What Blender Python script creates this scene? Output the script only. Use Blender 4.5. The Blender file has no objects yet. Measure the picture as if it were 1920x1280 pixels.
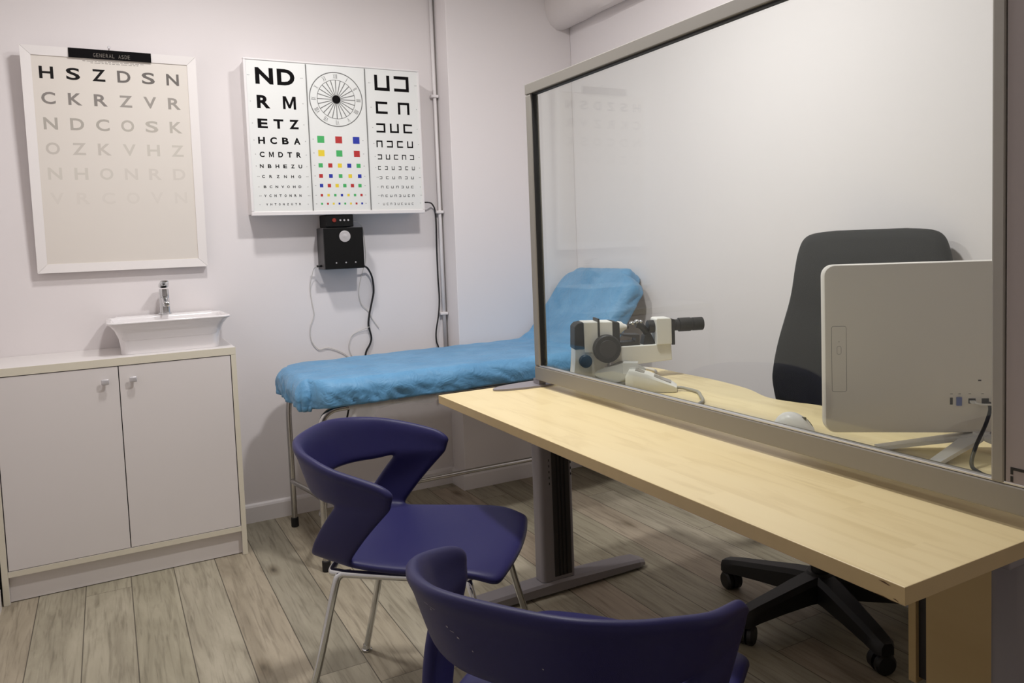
import bpy, bmesh, math, random
from mathutils import Vector, Matrix, noise
random.seed(4)
SC = bpy.context.scene
COL = SC.collection
PI = math.pi

# ------------------------------------------------------------------ camera
cam = bpy.data.cameras.new('camera')
cam.sensor_fit = 'HORIZONTAL'; cam.sensor_width = 36.0
cam.lens = 1423.68 / 1920.0 * 36.0
cam.shift_y = (546.5 - 640.0) / 1920.0
cam.clip_start = 0.02
co = bpy.data.objects.new('camera', cam); COL.objects.link(co)
_rx, _ry, _rz = -0.0654, 0.0381, -0.4902
R = (Matrix.Rotation(_rz, 3, 'Z') @ Matrix.Rotation(_rx, 3, 'X') @ Matrix.Rotation(_ry, 3, 'Y'))
right, fwd, upv = R.col[0], R.col[1], R.col[2]
M = Matrix((( right[0], upv[0], -fwd[0], -0.8946), (right[1], upv[1], -fwd[1], -3.4865),
            ( right[2], upv[2], -fwd[2], 1.2006), (0, 0, 0, 1)))
co.matrix_world = M
SC.camera = co

# ------------------------------------------------------------------ view and world
SC.view_settings.view_transform = 'Standard'
SC.view_settings.look = 'None'
SC.view_settings.gamma = 1.0
SC.view_settings.use_curve_mapping = False
SC.view_settings.exposure = 0.14
w = bpy.data.worlds.new('world'); SC.world = w; w.use_nodes = True
w.node_tree.nodes['Background'].inputs[0].default_value = (0.9, 0.93, 1.0, 1)
w.node_tree.nodes['Background'].inputs[1].default_value = 0.05

# ceiling downlights: x, y, watts, disc diameter, what the lamp hangs over
CEIL = 2.56
LAMPS = [(-0.50, -0.98, 13.0, 0.16, 'round ceiling downlight nearest the eye charts'),
         (0.22, -1.66, 21.5, 0.16, 'round ceiling downlight above the far end of the desk')]

# ------------------------------------------------------------------ helpers
def lin(c):
    return tuple((v / 255.0 / 12.92) if v / 255.0 <= 0.04045 else ((v / 255.0 + 0.055) / 1.055) ** 2.4 for v in c)

def mat(name, rgb, rough=0.5, metal=0.0, bump=0.0, bscale=200.0, spec=0.5, coat=0.0, var=0.0, vscale=6.0):
    m = bpy.data.materials.new(name); m.use_nodes = True
    nt = m.node_tree; b = nt.nodes['Principled BSDF']
    c = lin(rgb)
    b.inputs['Base Color'].default_value = (*c, 1)
    b.inputs['Roughness'].default_value = rough
    b.inputs['Metallic'].default_value = metal
    b.inputs['Specular IOR Level'].default_value = spec
    b.inputs['Coat Weight'].default_value = coat
    tc = nt.nodes.new('ShaderNodeTexCoord')
    if var > 0:
        n = nt.nodes.new('ShaderNodeTexNoise'); n.inputs['Scale'].default_value = vscale
        n.inputs['Detail'].default_value = 4
        nt.links.new(tc.outputs['Object'], n.inputs['Vector'])
        mx = nt.nodes.new('ShaderNodeMix'); mx.data_type = 'RGBA'
        mx.inputs['A'].default_value = (*[v * (1 - var) for v in c], 1)
        mx.inputs['B'].default_value = (*[min(1, v * (1 + var)) for v in c], 1)
        nt.links.new(n.outputs['Fac'], mx.inputs['Factor'])
        nt.links.new(mx.outputs['Result'], b.inputs['Base Color'])
    if bump > 0:
        n = nt.nodes.new('ShaderNodeTexNoise'); n.inputs['Scale'].default_value = bscale
        nt.links.new(tc.outputs['Object'], n.inputs['Vector'])
        bp = nt.nodes.new('ShaderNodeBump'); bp.inputs['Strength'].default_value = bump
        bp.inputs['Distance'].default_value = 0.002
        nt.links.new(n.outputs['Fac'], bp.inputs['Height'])
        nt.links.new(bp.outputs['Normal'], b.inputs['Normal'])
    return m

def crv(pts, n=8, closed=False):
    """Catmull-Rom through the points."""
    P = [Vector(p) for p in pts]; out = []
    k = len(P)
    rng = range(k) if closed else range(k - 1)
    for i in rng:
        a = P[(i - 1) % k] if (closed or i > 0) else P[0] * 2 - P[1]
        b = P[i]; c = P[(i + 1) % k]
        d = P[(i + 2) % k] if (closed or i + 2 < k) else P[-1] * 2 - P[-2]
        for j in range(n):
            t = j / n
            out.append(0.5 * ((2 * b) + (c - a) * t + (2 * a - 5 * b + 4 * c - d) * t * t + (3 * b - a - 3 * c + d) * t ** 3))
    if not closed: out.append(P[-1].copy())
    return out

class MB:
    def __init__(self): self.bm = bmesh.new()
    def box(self, x0, x1, y0, y1, z0, z1, bev=0.0, seg=2, rot=None, mi=0):
        g = bmesh.ops.create_cube(self.bm, size=1.0)
        vs = g['verts']
        for v in vs:
            v.co = Vector(((x0 + x1) / 2 + v.co.x * (x1 - x0), (y0 + y1) / 2 + v.co.y * (y1 - y0), (z0 + z1) / 2 + v.co.z * (z1 - z0)))
        fs = list({f for v in vs for f in v.link_faces})
        for f in fs: f.material_index = mi
        if bev > 0:
            es = list({e for v in vs for e in v.link_edges})
            r = bmesh.ops.bevel(self.bm, geom=es, offset=bev, segments=seg, affect='EDGES', profile=0.5)
            vs = list({v for f in r['faces'] for v in f.verts} | {v for v in vs if v.is_valid})
        if rot is not None:
            for v in vs: v.co = rot @ v.co
        return vs
    def tube(self, pts, r, seg=12, cap=True, closed=False, rs=None):
        P = [Vector(p) for p in pts]; n = len(P)
        rings = []
        T = []
        for i in range(n):
            a = P[i - 1] if (i > 0 or closed) else P[0]
            b = P[(i + 1) % n] if (i < n - 1 or closed) else P[-1]
            T.append((b - a).normalized())
        u = T[0].orthogonal().normalized()
        for i in range(n):
            u = (u - T[i] * u.dot(T[i])).normalized()
            v = T[i].cross(u)
            rr = rs[i] if rs else r
            rings.append([self.bm.verts.new(P[i] + (u * math.cos(2 * PI * k / seg) + v * math.sin(2 * PI * k / seg)) * rr) for k in range(seg)])
        for i in range(n if closed else n - 1):
            A, B = rings[i], rings[(i + 1) % n]
            for k in range(seg):
                f = self.bm.faces.new((A[k], A[(k + 1) % seg], B[(k + 1) % seg], B[k])); f.smooth = True
        if cap and not closed:
            self.bm.faces.new(rings[0][::-1]); self.bm.faces.new(rings[-1])
    def cyl(self, a, b, r, seg=24, r2=None, bev=0.0):
        a, b = Vector(a), Vector(b)
        if bev:
            d = (b - a).normalized(); q = r2 if r2 else r
            self.tube([a, a + d * 1e-5, a + d * bev, b - d * bev, b - d * 1e-5, b], r, seg, True, False, [r - bev, r - bev, r, q, q - bev, q - bev])
        else:
            self.tube([a, b], r, seg, True, False, [r, r2 if r2 else r])
        return self
    def loft(self, loops, cap=True, smooth=True, close_loop=True):
        rings = [[self.bm.verts.new(Vector(p)) for p in L] for L in loops]
        for i in range(len(rings) - 1):
            A, B = rings[i], rings[i + 1]; n = len(A)
            for k in range(n if close_loop else n - 1):
                f = self.bm.faces.new((A[k], A[(k + 1) % n], B[(k + 1) % n], B[k])); f.smooth = smooth
        if cap:
            self.bm.faces.new(rings[0][::-1]); self.bm.faces.new(rings[-1])
        return rings
    def prism(self, poly, z0, z1, bev=0.0):
        """poly in XY, extruded in z"""
        a = [self.bm.verts.new((p[0], p[1], z0)) for p in poly]
        b = [self.bm.verts.new((p[0], p[1], z1)) for p in poly]
        n = len(poly)
        fs = [self.bm.faces.new(a[::-1]), self.bm.faces.new(b)]
        for k in range(n): fs.append(self.bm.faces.new((a[k], a[(k + 1) % n], b[(k + 1) % n], b[k])))
        if bev:
            es = list({e for f in fs[:2] for e in f.edges})
            bmesh.ops.bevel(self.bm, geom=es, offset=bev, segments=2, affect='EDGES', profile=0.5)
        return a + b
    def sphere(self, c, r, sx=1, sy=1, sz=1, u=20, v=12):
        g = bmesh.ops.create_uvsphere(self.bm, u_segments=u, v_segments=v, radius=r)
        for q in g['verts']: q.co = Vector((c[0] + q.co.x * sx, c[1] + q.co.y * sy, c[2] + q.co.z * sz))
        for f in {f for q in g['verts'] for f in q.link_faces}: f.smooth = True
    def poly(self, pts, mi=0):
        f = self.bm.faces.new([self.bm.verts.new(Vector(p)) for p in pts]); f.material_index = mi
    def xform(self, m):
        bmesh.ops.transform(self.bm, matrix=m, verts=self.bm.verts)
    def build(self, name, m, parent=None, world=True, smooth=False, angle=40):
        if parent is not None and world:
            M4 = parent.matrix_basis.copy(); q = parent.parent
            while q is not None: M4 = q.matrix_basis @ M4; q = q.parent
            self.xform(M4.inverted())
        bmesh.ops.recalc_face_normals(self.bm, faces=self.bm.faces)
        me = bpy.data.meshes.new(name); self.bm.to_mesh(me); self.bm.free()
        for x in (m if isinstance(m, (list, tuple)) else [m]): me.materials.append(x)
        if smooth:
            me.polygons.foreach_set('use_smooth', [True] * len(me.polygons))
            me.set_sharp_from_angle(angle=math.radians(angle))
        o = bpy.data.objects.new(name, me); COL.objects.link(o)
        if parent is not None:
            o.parent = parent
        return o

def tag(o, label, cat, group=None):
    o['label'] = label; o['category'] = cat
    if group: o['group'] = group
    return o
def thing(name, label, cat, loc=(0, 0, 0), rz=0.0, group=None):
    o = bpy.data.objects.new(name, None); COL.objects.link(o)
    o.empty_display_size = 0.05
    o.location = loc; o.rotation_euler = (0, 0, rz)
    o.matrix_basis = Matrix.Translation(Vector(loc)) @ Matrix.Rotation(rz, 4, 'Z')
    return tag(o, label, cat, group)
def struct(o): o['kind'] = 'structure'; return o
def lab(o, t): o['label'] = t; return o

_gl = {}
def glyph(ch, off):
    """flat polygons of one character scaled to a unit box"""
    k = (ch, off)
    if k in _gl: return _gl[k]
    cu = bpy.data.curves.new('glyph', 'FONT'); cu.body = ch; cu.offset = off * (.35 if ch in 'MW' else 1); cu.resolution_u = 4
    ob = bpy.data.objects.new('glyph', cu); COL.objects.link(ob)
    dg = bpy.context.evaluated_depsgraph_get()
    me = bpy.data.meshes.new_from_object(ob.evaluated_get(dg))
    vs = [v.co.copy() for v in me.vertices]; fs = [list(p.vertices) for p in me.polygons]
    bpy.data.objects.remove(ob); bpy.data.curves.remove(cu); bpy.data.meshes.remove(me)
    x0 = min(v.x for v in vs); x1 = max(v.x for v in vs); y0 = min(v.y for v in vs); y1 = max(v.y for v in vs)
    if ch == 'I': x0 -= (y1 - y0) * .2; x1 += (y1 - y0) * .2
    vs = [((v.x - x0) / (x1 - x0), (v.y - y0) / (y1 - y0)) for v in vs]
    _gl[k] = (vs, fs); return _gl[k]
def put_glyph(mb, ch, F, x0, z0, wd, ht, mi=0, off=0.025):
    """F maps panel coordinates (x, z) to a point"""
    if ch == 'M':
        mb.poly([F(x0 + a * wd, z0 + b * ht) for a, b in ((0, 0), (.19, 0), (.19, .66), (.42, .08), (.58, .08), (.81, .66), (.81, 0), (1, 0), (1, 1), (.76, 1), (.5, .36), (.24, 1), (0, 1))], mi)
        return
    vs, fs = glyph(ch, off)
    V = [mb.bm.verts.new(F(x0 + a * wd, z0 + b * ht)) for a, b in vs]
    for f in fs:
        try:
            q = mb.bm.faces.new([V[i] for i in f]); q.material_index = mi
        except ValueError: pass
def put_rect(mb, F, x0, z0, x1, z1, mi=0):
    mb.poly([F(x0, z0), F(x1, z0), F(x1, z1), F(x0, z1)], mi)

# ------------------------------------------------------------------ materials
def wall_mat():
    return mat('painted_wall', (231, 225, 224), 0.75, bump=0.08, bscale=90, var=0.012, vscale=2.5, spec=0.3)
M_wall = wall_mat()
M_ceil = mat('ceiling_paint', (228, 226, 224), 0.9)
M_trim = mat('white_gloss_paint', (232, 227, 226), 0.4)
M_white = mat('white_melamine', (224, 219, 216), 0.4, var=0.01)
M_door = mat('off_white_door', (224, 218, 215), 0.45, var=0.012)
M_edge = mat('cream_edging', (222, 215, 196), 0.45, var=0.02, vscale=30)
M_ceram = mat('glazed_ceramic', (232, 228, 228), 0.08, coat=0.4)
M_chrome = mat('chrome', (215, 217, 218), 0.09, 1.0)
M_chrome_worn = mat('worn_chrome', (190, 188, 186), 0.22, 1.0, var=0.15, vscale=40)
M_satin = mat('satin_metal', (208, 205, 207), 0.35, 0.45)
M_rubber = mat('black_rubber', (24, 22, 21), 0.7)
M_black = mat('black_plastic', (20, 19, 19), 0.5, bump=0.1, bscale=600)
M_blackmet = mat('black_metal_case', (9, 9, 9), 0.5, spec=.25)
M_darkside = mat('charcoal_side', (70, 68, 68), 0.5)
M_ink = mat('black_ink', (10, 8, 9), 0.75, spec=.12)
M_grey_ink = mat('grey_ink', (112, 112, 110), 0.6)
M_frame = mat('white_picture_frame', (236, 231, 228), 0.35)
M_sheet = mat('chart_paper', (224, 217, 208), 0.35, var=0.01)
M_panel = mat('white_acrylic', (226, 227, 224), 0.35)
M_boxwhite = mat('white_enamel', (228, 224, 223), 0.35)
M_purple = mat('purple_plastic', (37, 35, 84), 0.45, bump=0.12, bscale=900, spec=0.32)
M_alu = mat('grey_aluminium', (146, 142, 134), 0.45, 0.35)
M_alu_lt = mat('bright_aluminium_edge', (205, 205, 205), 0.3, 0.8)
M_gasket = mat('black_gasket', (14, 13, 13), 0.6)
M_infill = mat('grey_screen_panel', (150, 140, 137), 0.6)
M_steelgrey = mat('grey_powder_coat', (142, 137, 140), 0.45, 0.2)
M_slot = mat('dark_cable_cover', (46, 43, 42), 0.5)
M_offwhite = mat('instrument_white', (230, 228, 221), 0.4)
M_pc = mat('computer_white', (240, 233, 226), 0.42)
M_pcw = mat('white_plastic', (242, 240, 239), 0.35)
M_greyc = mat('grey_cable', (150, 146, 138), 0.5)
M_wire = mat('pale_wire', (205, 200, 192), 0.5)
M_fabric = mat('black_mesh_fabric', (23, 23, 21), 0.85, bump=0.3, bscale=900)
M_mat = mat('couch_vinyl', (226, 221, 217), 0.5)
M_case = mat('grey_felt_case', (138, 135, 126), 0.8, var=0.06, vscale=60)
M_clear = bpy.data.materials.new('clear_plastic'); M_clear.use_nodes = True
_b = M_clear.node_tree.nodes['Principled BSDF']; _b.inputs['Base Color'].default_value = (.82, .82, .8, 1)
_b.inputs['Roughness'].default_value = .25; _b.inputs['Alpha'].default_value = .5

def nmath(nt, op, a, b=None, clamp=False):
    n = nt.nodes.new('ShaderNodeMath'); n.operation = op; n.use_clamp = clamp
    for i, v in enumerate((a, b)):
        if v is None: continue
        if isinstance(v, (int, float)): n.inputs[i].default_value = v
        else: nt.links.new(v, n.inputs[i])
    return n.outputs[0]

def glass_mat():
    m = bpy.data.materials.new('pane_glass'); m.use_nodes = True; nt = m.node_tree
    nt.nodes.remove(nt.nodes['Principled BSDF'])
    t = nt.nodes.new('ShaderNodeBsdfTransparent'); t.inputs[0].default_value = (.968, .988, .976, 1)
    g = nt.nodes.new('ShaderNodeBsdfGlossy'); g.inputs['Roughness'].default_value = 0.0
    g.inputs[0].default_value = (.9, .95, .93, 1)
    lw = nt.nodes.new('ShaderNodeLayerWeight'); lw.inputs[0].default_value = .5
    f = nmath(nt, 'ADD', nmath(nt, 'MULTIPLY', nmath(nt, 'POWER', lw.outputs['Facing'], 5.0), .96), .038)
    x = nt.nodes.new('ShaderNodeMixShader')
    nt.links.new(f, x.inputs[0]); nt.links.new(t.outputs[0], x.inputs[1]); nt.links.new(g.outputs[0], x.inputs[2])
    nt.links.new(x.outputs[0], nt.nodes['Material Output'].inputs[0])
    return m
M_glass = glass_mat()

def ramp(nt, fac, stops):
    r = nt.nodes.new('ShaderNodeValToRGB'); e = r.color_ramp.elements
    while len(e) < len(stops): e.new(0.5)
    for q, (p, c) in zip(e, stops): q.position = p; q.color = (*lin(c), 1)
    nt.links.new(fac, r.inputs[0]); return r.outputs[0]

def mixc(nt, fac, a, b, mode='MIX'):
    n = nt.nodes.new('ShaderNodeMix'); n.data_type = 'RGBA'; n.blend_type = mode
    for s, v in (('Factor', fac), ('A', a), ('B', b)):
        if isinstance(v, (int, float)): n.inputs[s].default_value = v
        elif isinstance(v, tuple): n.inputs[s].default_value = (*v, 1)
        else: nt.links.new(v, n.inputs[s])
    return n.outputs['Result']

def plank_floor():
    m = bpy.data.materials.new('weathered_oak_planks'); m.use_nodes = True; nt = m.node_tree
    b = nt.nodes['Principled BSDF']
    tc = nt.nodes.new('ShaderNodeTexCoord'); sp = nt.nodes.new('ShaderNodeSeparateXYZ')
    nt.links.new(tc.outputs['Object'], sp.inputs[0])
    X, Y = sp.outputs[0], sp.outputs[1]
    v = nmath(nt, 'DIVIDE', nmath(nt, 'ADD', X, 1.1772 + 0.1469 * 6), 0.1469)
    row = nmath(nt, 'FLOOR', v); fv = nmath(nt, 'FRACT', v)
    wn = nt.nodes.new('ShaderNodeTexWhiteNoise'); wn.noise_dimensions = '1D'; nt.links.new(row, wn.inputs['W'])
    u = nmath(nt, 'ADD', nmath(nt, 'DIVIDE', Y, 1.85), nmath(nt, 'MULTIPLY', wn.outputs['Value'], 7.31))
    col = nmath(nt, 'FLOOR', u); fu = nmath(nt, 'FRACT', u)
    cb = nt.nodes.new('ShaderNodeCombineXYZ'); nt.links.new(row, cb.inputs[0]); nt.links.new(col, cb.inputs[1])
    w2 = nt.nodes.new('ShaderNodeTexWhiteNoise'); w2.noise_dimensions = '2D'; nt.links.new(cb.outputs[0], w2.inputs['Vector'])
    pid = w2.outputs['Value']
    # grain coordinates: stretched along the plank, shifted per plank
    gc = nt.nodes.new('ShaderNodeCombineXYZ')
    nt.links.new(nmath(nt, 'MULTIPLY', X, 9.0), gc.inputs[0]); nt.links.new(nmath(nt, 'MULTIPLY', Y, 1.6), gc.inputs[1])
    nt.links.new(nmath(nt, 'MULTIPLY', pid, 37.0), gc.inputs[2])
    n1 = nt.nodes.new('ShaderNodeTexNoise'); n1.inputs['Scale'].default_value = 1.3; n1.inputs['Detail'].default_value = 7
    n1.inputs['Roughness'].default_value = 0.62; n1.inputs['Distortion'].default_value = 0.7
    nt.links.new(gc.outputs[0], n1.inputs['Vector'])
    gf = nt.nodes.new('ShaderNodeCombineXYZ')
    nt.links.new(nmath(nt, 'MULTIPLY', X, 85.0), gf.inputs[0]); nt.links.new(nmath(nt, 'MULTIPLY', Y, 5.0), gf.inputs[1])
    nt.links.new(nmath(nt, 'MULTIPLY', pid, 91.0), gf.inputs[2])
    n2 = nt.nodes.new('ShaderNodeTexNoise'); n2.inputs['Scale'].default_value = 1.0; n2.inputs['Detail'].default_value = 5
    n2.inputs['Distortion'].default_value = 0.8
    nt.links.new(gf.outputs[0], n2.inputs['Vector'])
    c1 = ramp(nt, n1.outputs['Fac'], [(0.25, (140, 134, 119)), (0.42, (163, 158, 141)), (0.58, (178, 173, 156)), (0.75, (190, 185, 168))])
    c2 = ramp(nt, n2.outputs['Fac'], [(0.3, (150, 145, 138)), (0.5, (246, 246, 246)), (0.7, (255, 255, 255))])
    c = mixc(nt, 0.5, c1, c2, 'MULTIPLY')
    # knots
    kc = nt.nodes.new('ShaderNodeCombineXYZ')
    nt.links.new(nmath(nt, 'MULTIPLY', X, 5.2), kc.inputs[0]); nt.links.new(nmath(nt, 'MULTIPLY', Y, 2.1), kc.inputs[1])
    nt.links.new(nmath(nt, 'MULTIPLY', pid, 13.0), kc.inputs[2])
    vo = nt.nodes.new('ShaderNodeTexVoronoi'); vo.inputs['Scale'].default_value = 1.0
    nt.links.new(kc.outputs[0], vo.inputs['Vector'])
    kn = ramp(nt, vo.outputs['Distance'], [(0.0, (84, 76, 66)), (0.025, (130, 121, 110)), (0.07, (205, 200, 192)), (0.15, (255, 255, 255))])
    c = mixc(nt, 0.8, c, kn, 'MULTIPLY')
    # plank to plank tint
    tint = ramp(nt, pid, [(0.0, (226, 222, 216)), (0.35, (255, 250, 244)), (0.7, (240, 236, 226)), (1.0, (255, 240, 234))])
    c = mixc(nt, 1.0, c, tint, 'MULTIPLY')
    # seams
    ev = nmath(nt, 'MINIMUM', fv, nmath(nt, 'SUBTRACT', 1.0, fv))
    eu = nmath(nt, 'MULTIPLY', nmath(nt, 'MINIMUM', fu, nmath(nt, 'SUBTRACT', 1.0, fu)), 12.6)
    e = nmath(nt, 'MINIMUM', ev, nmath(nt, 'MULTIPLY', eu, 1.6))
    seam = nmath(nt, 'LESS_THAN', e, 0.0105)
    c = mixc(nt, nmath(nt, 'MULTIPLY', seam, 0.8), c, lin((58, 50, 42)))
    nt.links.new(c, b.inputs['Base Color'])
    b.inputs['Roughness'].default_value = 0.55
    bp = nt.nodes.new('ShaderNodeBump'); bp.inputs['Strength'].default_value = 0.25; bp.inputs['Distance'].default_value = 0.002
    h = nmath(nt, 'SUBTRACT', nmath(nt, 'MULTIPLY', n2.outputs['Fac'], 0.4), seam)
    nt.links.new(h, bp.inputs['Height']); nt.links.new(bp.outputs['Normal'], b.inputs['Normal'])
    return m
M_floor = plank_floor()

def maple(name, axis=1, c0=(227, 208, 160), c1=(232, 214, 168)):
    m = bpy.data.materials.new(name); m.use_nodes = True; nt = m.node_tree; b = nt.nodes['Principled BSDF']
    tc = nt.nodes.new('ShaderNodeTexCoord'); sp = nt.nodes.new('ShaderNodeSeparateXYZ')
    nt.links.new(tc.outputs['Object'], sp.inputs[0])
    A, B = (sp.outputs[1], sp.outputs[0]) if axis == 1 else (sp.outputs[2], sp.outputs[0])
    v = nmath(nt, 'DIVIDE', nmath(nt, 'ADD', B, 3.0), 0.078)
    row = nmath(nt, 'FLOOR', v)
    wn = nt.nodes.new('ShaderNodeTexWhiteNoise'); wn.noise_dimensions = '1D'; nt.links.new(row, wn.inputs['W'])
    u = nmath(nt, 'ADD', nmath(nt, 'DIVIDE', A, 0.52), nmath(nt, 'MULTIPLY', wn.outputs['Value'], 5.7))
    cb = nt.nodes.new('ShaderNodeCombineXYZ'); nt.links.new(row, cb.inputs[0]); nt.links.new(nmath(nt, 'FLOOR', u), cb.inputs[1])
    w2 = nt.nodes.new('ShaderNodeTexWhiteNoise'); w2.noise_dimensions = '2D'; nt.links.new(cb.outputs[0], w2.inputs['Vector'])
    base = mixc(nt, w2.outputs['Value'], lin(c0), lin(c1))
    gc = nt.nodes.new('ShaderNodeCombineXYZ')
    nt.links.new(nmath(nt, 'MULTIPLY', B, 16.0), gc.inputs[0]); nt.links.new(nmath(nt, 'MULTIPLY', A, 2.0), gc.inputs[1])
    nt.links.new(nmath(nt, 'MULTIPLY', w2.outputs['Value'], 21.0), gc.inputs[2])
    n = nt.nodes.new('ShaderNodeTexNoise'); n.inputs['Scale'].default_value = 1.6; n.inputs['Detail'].default_value = 5
    n.inputs['Distortion'].default_value = 1.0; nt.links.new(gc.outputs[0], n.inputs['Vector'])
    g = ramp(nt, n.outputs['Fac'], [(0.25, (228, 220, 206)), (0.5, (252, 250, 248)), (0.8, (255, 255, 255))])
    c = mixc(nt, 0.6, base, g, 'MULTIPLY')
    nt.links.new(c, b.inputs['Base Color']); b.inputs['Roughness'].default_value = 0.38
    return m
M_maple = maple('maple_laminate')
M_maple_up = maple('maple_laminate_upright', 2, (206, 180, 128), (214, 190, 140))
M_maple_edge = mat('maple_edge_band', (202, 178, 130), 0.45, var=0.06, vscale=30)

def cover_mat():
    m = bpy.data.materials.new('blue_disposable_fabric'); m.use_nodes = True; nt = m.node_tree
    b = nt.nodes['Principled BSDF']
    tc = nt.nodes.new('ShaderNodeTexCoord')
    n = nt.nodes.new('ShaderNodeTexNoise'); n.inputs['Scale'].default_value = 9; n.inputs['Detail'].default_value = 5
    nt.links.new(tc.outputs['Object'], n.inputs['Vector'])
    c = ramp(nt, n.outputs['Fac'], [(0.3, (84, 141, 182)), (0.6, (96, 153, 194)), (0.8, (108, 163, 201))])
    nt.links.new(c, b.inputs['Base Color']); b.inputs['Roughness'].default_value = 0.55
    n3 = nt.nodes.new('ShaderNodeTexNoise'); n3.inputs['Scale'].default_value = 15; n3.inputs['Detail'].default_value = 3
    n3.inputs['Distortion'].default_value = 2.2
    nt.links.new(tc.outputs['Object'], n3.inputs['Vector'])
    bp = nt.nodes.new('ShaderNodeBump'); bp.inputs['Strength'].default_value = 0.55; bp.inputs['Distance'].default_value = 0.009
    nt.links.new(n3.outputs['Fac'], bp.inputs['Height']); nt.links.new(bp.outputs['Normal'], b.inputs['Normal'])
    b.inputs['Sheen Weight'].default_value = 0.15
    return m
M_cover = cover_mat()
def glow_mat():
    m = bpy.data.materials.new('lit_diffuser'); m.use_nodes = True
    b = m.node_tree.nodes['Principled BSDF']; b.inputs['Emission Color'].default_value = (1, .97, .93, 1)
    b.inputs['Emission Strength'].default_value = 6.0
    return m
M_glow = glow_mat()

# ------------------------------------------------------------------ the room
XL, XR, YN, PX, PY = -1.300, 1.285, -4.6, 0.592, -0.142     # left/right wall, near wall, pier corner
m = MB(); m.box(XL - .1, XR + .1, YN - .1, .1, -.1, 0); struct(m.build('floor', M_floor))
m = MB(); m.box(XL - .1, XR + .1, YN - .1, .1, CEIL, CEIL + .1); struct(m.build('ceiling', M_ceil))
m = MB(); m.box(XL - .1, XR + .1, 0, .1, 0, CEIL); struct(m.build('wall_far', M_wall))
m = MB(); m.box(XL - .1, XL, YN, 0, 0, CEIL); struct(m.build('wall_left', M_wall))
m = MB(); m.box(XR, XR + .1, YN, 0, 0, CEIL); struct(m.build('wall_right', M_wall))
m = MB(); m.box(XL - .1, XR + .1, YN - .1, YN, 0, CEIL); struct(m.build('wall_near', M_wall))
m = MB(); m.box(PX, XR, PY, 0, 0, CEIL, 0.003, 2); struct(m.build('wall_pier', M_wall))
# plaster boxing along the top of the right wall, rounded lower corner
prof = [(1.285, 2.285), (1.24, 2.268), (1.20, 2.268), (1.17, 2.29), (1.145, 2.33), (1.136, 2.38), (1.134, CEIL), (1.285, CEIL)]
m = MB(); N = 60; loops = []
for i in range(N + 1):
    y = PY - (PY - YN) * i / N
    loops.append([(x + (0.006 * noise.noise((x * 9, y * 5, z * 9)) if x < 1.28 else 0), y, z + (0.005 * noise.noise((x * 8, y * 6 + 9, z * 8)) if z < 2.5 else 0)) for x, z in prof])
m.loft(loops, smooth=True)
M_plaster = mat('rough_plaster', (222, 214, 210), 0.85, bump=0.35, bscale=60, var=0.05, vscale=5)
struct(m.build('trim_1', M_plaster, smooth=True))

def skirting(name, a, b, inward):
    """a, b on the floor against the wall; inward is the unit direction into the room"""
    a, b, n = Vector((*a, 0)), Vector((*b, 0)), Vector((*inward, 0))
    pr = [(0, 0), (.015, 0), (.015, .068), (.011, .077), (.005, .082), (0, .082)]
    mb = MB(); mb.loft([[p + n * d + Vector((0, 0, z)) for d, z in pr] for p in (a, b)], smooth=False)
    return struct(mb.build(name, M_trim))
skirting('baseboard_far', (-.463, 0), (PX, 0), (0, -1))
skirting('baseboard_pier_side', (PX, 0), (PX, PY), (-1, 0))
skirting('baseboard_pier', (PX - .015, PY), (XR, PY), (0, -1))
skirting('baseboard_left', (XL, -.38), (XL, YN), (1, 0))
skirting('baseboard_right', (XR, PY), (XR, YN), (-1, 0))
skirting('baseboard_near', (XL, YN), (XR, YN), (0, 1))

for x, y, wt, dia, lb in LAMPS:
    t = thing('ceiling_light', lb, 'ceiling light', (x, y, CEIL), 0, 'ceiling downlights')
    m = MB(); ro = dia / 2 + .03
    L = []
    for r, z in ((ro, 0), (ro, -.012), (ro - .008, -.018), (dia / 2, -.014), (dia / 2, -.002)):
        L.append([(x + r * math.cos(k * PI / 24), y + r * math.sin(k * PI / 24), CEIL + z) for k in range(48)])
    m.loft(L, cap=False); m.build('trim_ring', M_trim, t, smooth=True)
    m = MB(); m.cyl((x, y, CEIL - .010), (x, y, CEIL - .003), dia / 2, 48); lab(m.build('diffuser', M_glow, t), 'lit white diffuser')
    ld = bpy.data.lights.new('lamp', 'AREA'); ld.shape = 'DISK'; ld.size = dia; ld.energy = wt; ld.color = (1.0, 0.983, 0.985)
    lo = bpy.data.objects.new('lamp', ld); COL.objects.link(lo); lo.parent = t; lo.location = (0, 0, -.022)

# ------------------------------------------------------------------ conduit in the wall corner
t = thing('wall_conduit', 'thin white surface conduit running down the wall right of the light box', 'conduit', (.572, -.014, .62))
m = MB(); m.tube([(.572, -.014, .62), (.572, -.014, 1.4), (.572, -.014, CEIL)], .0085, 16); m.build('pipe', M_trim, t)
m = MB(); m.tube([(.5885, -.006, .62), (.5885, -.006, CEIL)], .0014, 8); lab(m.build('wire', M_greyc, t), 'thin grey wire beside the pipe')
for z in (1.92, 1.36, .86):
    m = MB(); m.box(.550, .589, -.028, -.0005, z - .007, z + .007, .003); m.build('clip', M_trim, t)

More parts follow.
